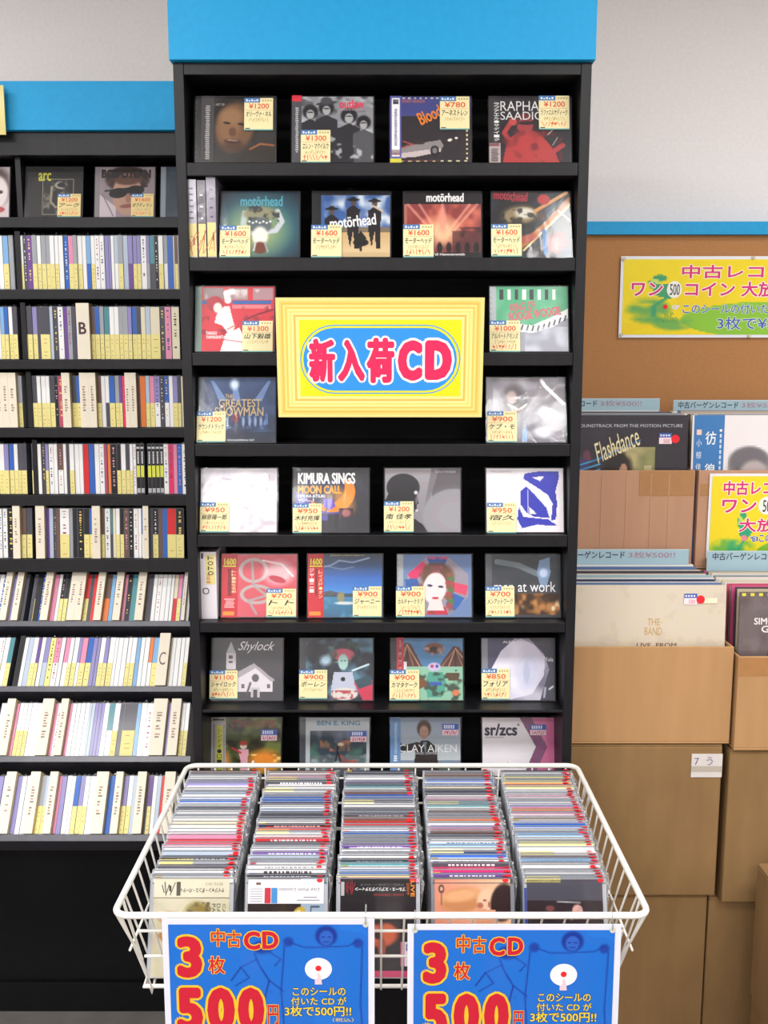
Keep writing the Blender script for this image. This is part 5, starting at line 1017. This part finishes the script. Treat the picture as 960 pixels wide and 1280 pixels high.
def bmesh_(kind, col, low, tq, v):
    key = ('b', kind, col, low, tq, v)
    if key in MC: return MC[key]
    tk = tq/10000.; r = random.Random(str(key)); mb = MB(); W = .1235; H = .141
    if kind == 'case': mb.box(-W/2, W/2, 0, tk, 0, H, 'b4b7be' if col not in 'dkK' else '80838c')
    elif kind == 'card':
        if col == 'g': col = '7c8089'
        P = lambda x0, x1, y0, y1, c, z=.0004: mb.face([(x0, y0, H+z), (x1, y0, H+z), (x1, y1, H+z), (x0, y1, H+z)], c)
        e = .0008; P(-W/2+.004, W/2-.002, e, tk-e, col)
        mb.rect(-W/2+.003, H-.0075, W/2-.002, H-.0008, -.0004, low or col)
        if low: mb.rect(-W/2+.003, H-.0072, -W/2+.055, H-.0010, -.0006, 'Y')
        if v:
            x = -W/2+.028; dk_ = hx(low or col).mean() > .5
            while x < W/2-.024: l = r.uniform(.002, .006); mb.rect(x, H-.0052, x+l, H-.0028, -.0006, '4a4a58' if dk_ else 'e6e6ec'); x += l+r.uniform(.001, .003)
        mb.rect(-W/2+.001, H-.0012, W/2-.001, H-.0002, -.0007, '7c7f88'); mb.rect(-W/2+.001, H-.0082, W/2-.001, H-.0070, -.0007, '4c4f58')  # lid seam, and below it a dark line painting the case-edge shadow
        if low:      # the first colour is then a short yellow sticker on a spine of the second colour
            P(-W/2+.004, W/2-.002, e, tk-e, low, .0005); P(-W/2+.004, -W/2+.055, e*.6, tk-e*.6, 'Y', .0008)
        if v:
            dk = hx(low or col).mean() > .5; ink = ('3c3c4a', 'b83a48', '3a5a9c')[v % 3] if dk else ('e8e8ee', 'f0d070', 'c8c8d4')[v % 3]; x = -W/2+.03+r.uniform(0, .02); n = 0
            while x < W/2-.022 and n < 0: l = r.uniform(.002, .006); P(x, x+l, tk*.3, tk*.68, ink, .0008); x += l+r.uniform(.0012, .004); n += 1
            if r.random() < .4: P(-W/2+.005, -W/2+.014, e, tk-e, ('c83a48', 'e8c840', '3a4a8c')[v % 3], .0007)
    elif kind == 'sleeve':
        n = 5; pr = [(W/2+r.uniform(.001, .008), tk*k/n+r.uniform(-.001, .001), H-.002+r.uniform(-.012, .003)) for k in range(n+1)]
        for k in range(n):
            y0, y1 = tk*k/n, tk*(k+1)/n
            mb.face([(W/2+.0004, y0, H+.001), (W/2+.0004, y1, H+.001), pr[k+1], pr[k]], 'w'); mb.face([pr[k], pr[k+1], (W/2+.0006, y1, H-.05), (W/2+.0006, y0, H-.05)], 'w')
    elif kind == 'dot':
        cx = W/2-.009+r.uniform(-.004, .003); cy = tk*.5+r.uniform(-.0012, .0012); rr = .0042
        if v: cy -= tk*.15
        mb.face([(cx+rr*1.25*math.cos(k*math.pi/7), cy+min(rr, tk*.62)*math.sin(k*math.pi/7), H+.0019) for k in range(14)], 'e8202c')
        mb.face([(cx+rr*1.1*math.cos(k*math.pi/7), -.0012, H-.0036+.0030*math.sin(k*math.pi/7)) for k in range(14)], 'e8202c')
    MC[key] = mb.mesh({'case': 'case', 'card': 'spine_card', 'sleeve': 'plastic_sleeve', 'dot': 'price_dot'}[kind], M[{'case': 'plastic', 'card': 'gloss', 'sleeve': 'film' if kind == 'x' else 'tips', 'dot': 'print'}[kind]])
    return MC[key]
CORD = ['far left', 'second', 'middle', 'fourth', 'far right']
def front_art(i, t, W, H):
    mb = MB(); x0, x1 = -W/2+.004, W/2-.006
    E = lambda c, z0, z1, y=-.0006: c.emit(mb, x0, z0*H, x1, z1*H, y)
    if i == 0:
        c = Cv('cfc6ab', 80, 92).nz('c2b897', 6, 6, 3, .4, .8, .5).el(.58, .36, .16, .12, '8a7a3a', 0, .5).nz('5a4a28', 14, 14, 5, .45, .7, .9, (.42, .24, .76, .5)).el(.22, .40, .14, .06, 'a86a34', 0, .6).nz('9a5a2c', 12, 12, 9, .5, .7, .8, (.05, .32, .4, .6)).nz('5c6a4a', 9, 9, 14, .62, .75, .8, (.02, .5, .3, .95)).el(.18, .6, .1, .05, 'b0763c', 20, .5)
        E(c, .01, .99); mb.rect(x0, H*.80, x1, H*.985, -.0010, 'd9d2ba'); mb.rect(x0, H*.797, x1, H*.803, -.0012, '6c6450')
        text(mb, 'ケイジャン・ダンス・パーティ', .012-.03, H*.85, x1-.008, H*.90, '3c3a34', -.0014, .02, rot=180); text(mb, 'カラフル・ライフ', .02, H*.925, x1-.01, H*.955, '5a564c', -.0014, .0, rot=180)
        mb.rect(x0+.034, H*.82, x0+.040, H*.96, -.0013, '4a463e'); scribble(mb, x0+.012, H*.83, .018, H*.12, -.0014, '2c2a26', 4, 5)
        for k, s_ in enumerate(('CAJUN', 'DANCE', 'PARTY')): text(mb, s_, x1-.011-k*.0075, H*.50, x1-.0055-k*.0075, H*.74, '5c5a4c', -.0010, .0, rot=-90)
    elif i == 1:
        c = Cv('2c211e', 80, 92).nz('4a3428', 7, 7, 3, .5, .8, .7).re(.70, 0, 1, 1, '9fb4c8').el(.68, .34, .08, .05, 'c8a83a', -20, .2).ln([(.6, .36), (.68, .33)], .02, 'e8dcc0').el(.4, .42, .05, .02, 'd0c8c0', 0, .3)
        E(c, .01, .99); mb.rect(x0, H*.74, x1, H*.985, -.0010, 'eceaee'); mb.rect(x0+.025, H*.745, x0+.034, H*.90, -.0013, 'c83444'); mb.rect(x0+.035, H*.745, x0+.044, H*.90, -.0013, '4a90d0')
        for k in range(6): mb.rect(x0+.003, H*(.76+.025*k), x0+.022, H*(.768+.025*k), -.0013, 'b0aeb8')
        text(mb, 'Live from London', x0+.046, H*.86, x1-.006, H*.90, '8a8a96', -.0013, .0, rot=180, shear=.4); mb.rect(x1-.03, H*.80, x1-.01, H*.81, -.0013, '9a98a2'); mb.rect(x1-.04, H*.77, x1-.006, H*.78, -.0013, '9a98a2')
        text(mb, 'Live', x1-.02, H*.40, x1-.006, H*.72, '4a5c70', -.0008, .0, rot=-90); mb.rect(x0+.012, H*.93, x0+.019, H*.955, -.0013, '7a5a50')
    elif i == 2:
        c = Cv('201c1e', 80, 92).el(.55, .58, .22, .12, 'b04a38', -6, .3).el(.42, .56, .1, .1, 'c86a4c', 0, .4).el(.62, .56, .1, .1, 'c8603c', 0, .4).el(.5, .58, .05, .04, '3a1814', 0, .3).el(.55, .70, .05, .1, '9a4434', 0, .4).re(0, .93, 1, 1, 'c03a68')
        E(c, .01, .99); mb.rect(x0, H*.80, x1, H*.985, -.0010, '1c1a1c')
        text(mb, 'ブルース・スプリングスティーン', x0+.022, H*.865, x1-.016, H*.905, 'ececec', -.0014, .03, rot=180); text(mb, 'アポロ・シアター・ライブ', x0+.03, H*.92, x1-.018, H*.945, '8a8488', -.0014, .0, rot=180); text(mb, '来日記念盤・初回限定特別価格', x0+.05, H*.82, x1-.018, H*.84, 'b83438', -.0014, .0, rot=180)
        text(mb, 'LIVE', x1-.008, H*.81, x1-.002, H*.97, 'e08a30', -.0014, .03, rot=-90); text(mb, '2009', x1-.014, H*.83, x1-.010, H*.95, 'c86a30', -.0014, .0, rot=-90); scribble(mb, x0+.008, H*.84, .013, H*.12, -.0014, '8a2c34', 9, 6)
        mb.rect(x0+.001, H*.82, x0+.006, H*.96, -.0013, 'b0aeb0'); mb.rect(x0+.09, H*.12, x0+.112, H*.36, -.0013, 'd8d0dc'); mb.rect(x0+.09, H*.12, x0+.096, H*.36, -.0014, 'c86a80'); text(mb, 'CD', x0+.098, H*.26, x0+.110, H*.35, '4a4a90', -.0015, .02, rot=-90)
    elif i == 3:
        c = Cv('e0a07c', 80, 92).gr('d98a72', 'edc09a', 0, 1, True).el(.36, .22, .28, .13, 'c88858', -6, .4).el(.34, .17, .24, .06, 'dca878', -6, .6).el(.72, .22, .16, .12, 'e8c0a0', 0, .3).el(.90, .24, .16, .2, '2c1c1a', 20, .2).el(.66, .22, .025, .012, '9a5a44', 0, .4).el(.72, .26, .02, .03, 'a86a50', 0, .5).el(.6, .27, .04, .03, 'b06a58', 0, .4).pl([(.55, .3), (.8, .32), (.9, .8), (.5, .8)], 'd89a78')
        c.el(.09, .10, .04, .045, '5a4440', 0, .2).el(.09, .10, .02, .022, 'd8a088', 0, .3).ln([(.09, .15), (.09, .26)], .012, '6a4c44')
        E(c, .01, .985)
    else:
        c = Cv('2a2228', 80, 92).nz('3c3038', 5, 5, 3, .5, .8, .7).re(0, 0, 1, .22, '50505c', .8).el(.66, .33, .07, .07, 'd8a8a0', 20, .3).ln([(.58, .4), (.7, .3)], .04, 'c89a94').el(.3, .3, .06, .03, '7a4444', 0, .5).ln([(.4, .23), (.7, .24)], .01, 'd8d8e0')
        E(c, .01, .985); mb.rect(-W/2-.0, .0, -W/2+.0035, H*.9, -.0010, '3a4a9c')
    mb.build('cover_art', M['gloss'], t); mb = MB(); mb.rect(-W/2-.001, 0, W/2+.003, H, -.0024, 'w'); mb.build('film_front', M['film'], t)
for ci, coltxt in enumerate(COLS):
    toks = [parse(x) for x in coltxt.split()]; tot = sum(t_[2] for t_ in toks); n = len(toks)
    xc = -.350 + .0617 + ci*.1400 - (0 if ci else .001); y = YB0 + .012
    for k, (c, low, wpx, T_, L_) in enumerate(toks):
        tk = wpx/tot*(YB0-YF0+.012); y -= tk; u = (y-YF0)/(YB0-YF0)
        lean = 19 - 9*max(0, min(1, u)) + rnd.uniform(-.3, .3); z = fz(y)+.0045
        tq = max(int(tk*10000)-4, 18); x = xc + rnd.uniform(-.0022, .0022)
        name_c = CNAME[low if low else c]; sz = 'thick ' if wpx >= 7 else 'slim ' if wpx <= 3 else ''
        if k == n-1:
            lab = ['CD with beige cover and leaf clusters, front of the far left basket column', 'CD with white paper band over dark cover, front of second basket column', 'CD with black band, white Japanese and orange lettering, front of middle basket column',
                   'CD with warm skin-toned reclining figure cover, front of fourth basket column', 'CD with dark cover and small pale hand, front of far right basket column'][ci]
        else:
            lab = '%s%s CD edge%s, %s from back, %s basket column' % (sz, name_c, ' with yellow sticker' if low else '', ORD[k+1], CORD[ci])
        t = thing('cd_case', lab, 'cd', (x, y, z), (math.radians(-lean), 0, 0), 'CDs in the %s column of the basket' % CORD[ci])
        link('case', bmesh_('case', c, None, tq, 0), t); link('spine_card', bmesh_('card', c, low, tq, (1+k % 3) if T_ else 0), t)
        link('plastic_sleeve', bmesh_('sleeve', 'w', None, tq, k % 4), t)
        if rnd.random() < .86: link('price_dot', bmesh_('dot', 'r', None, tq, k % 6), t)
        if k == n-1: front_art(ci, t, .1235, .141)
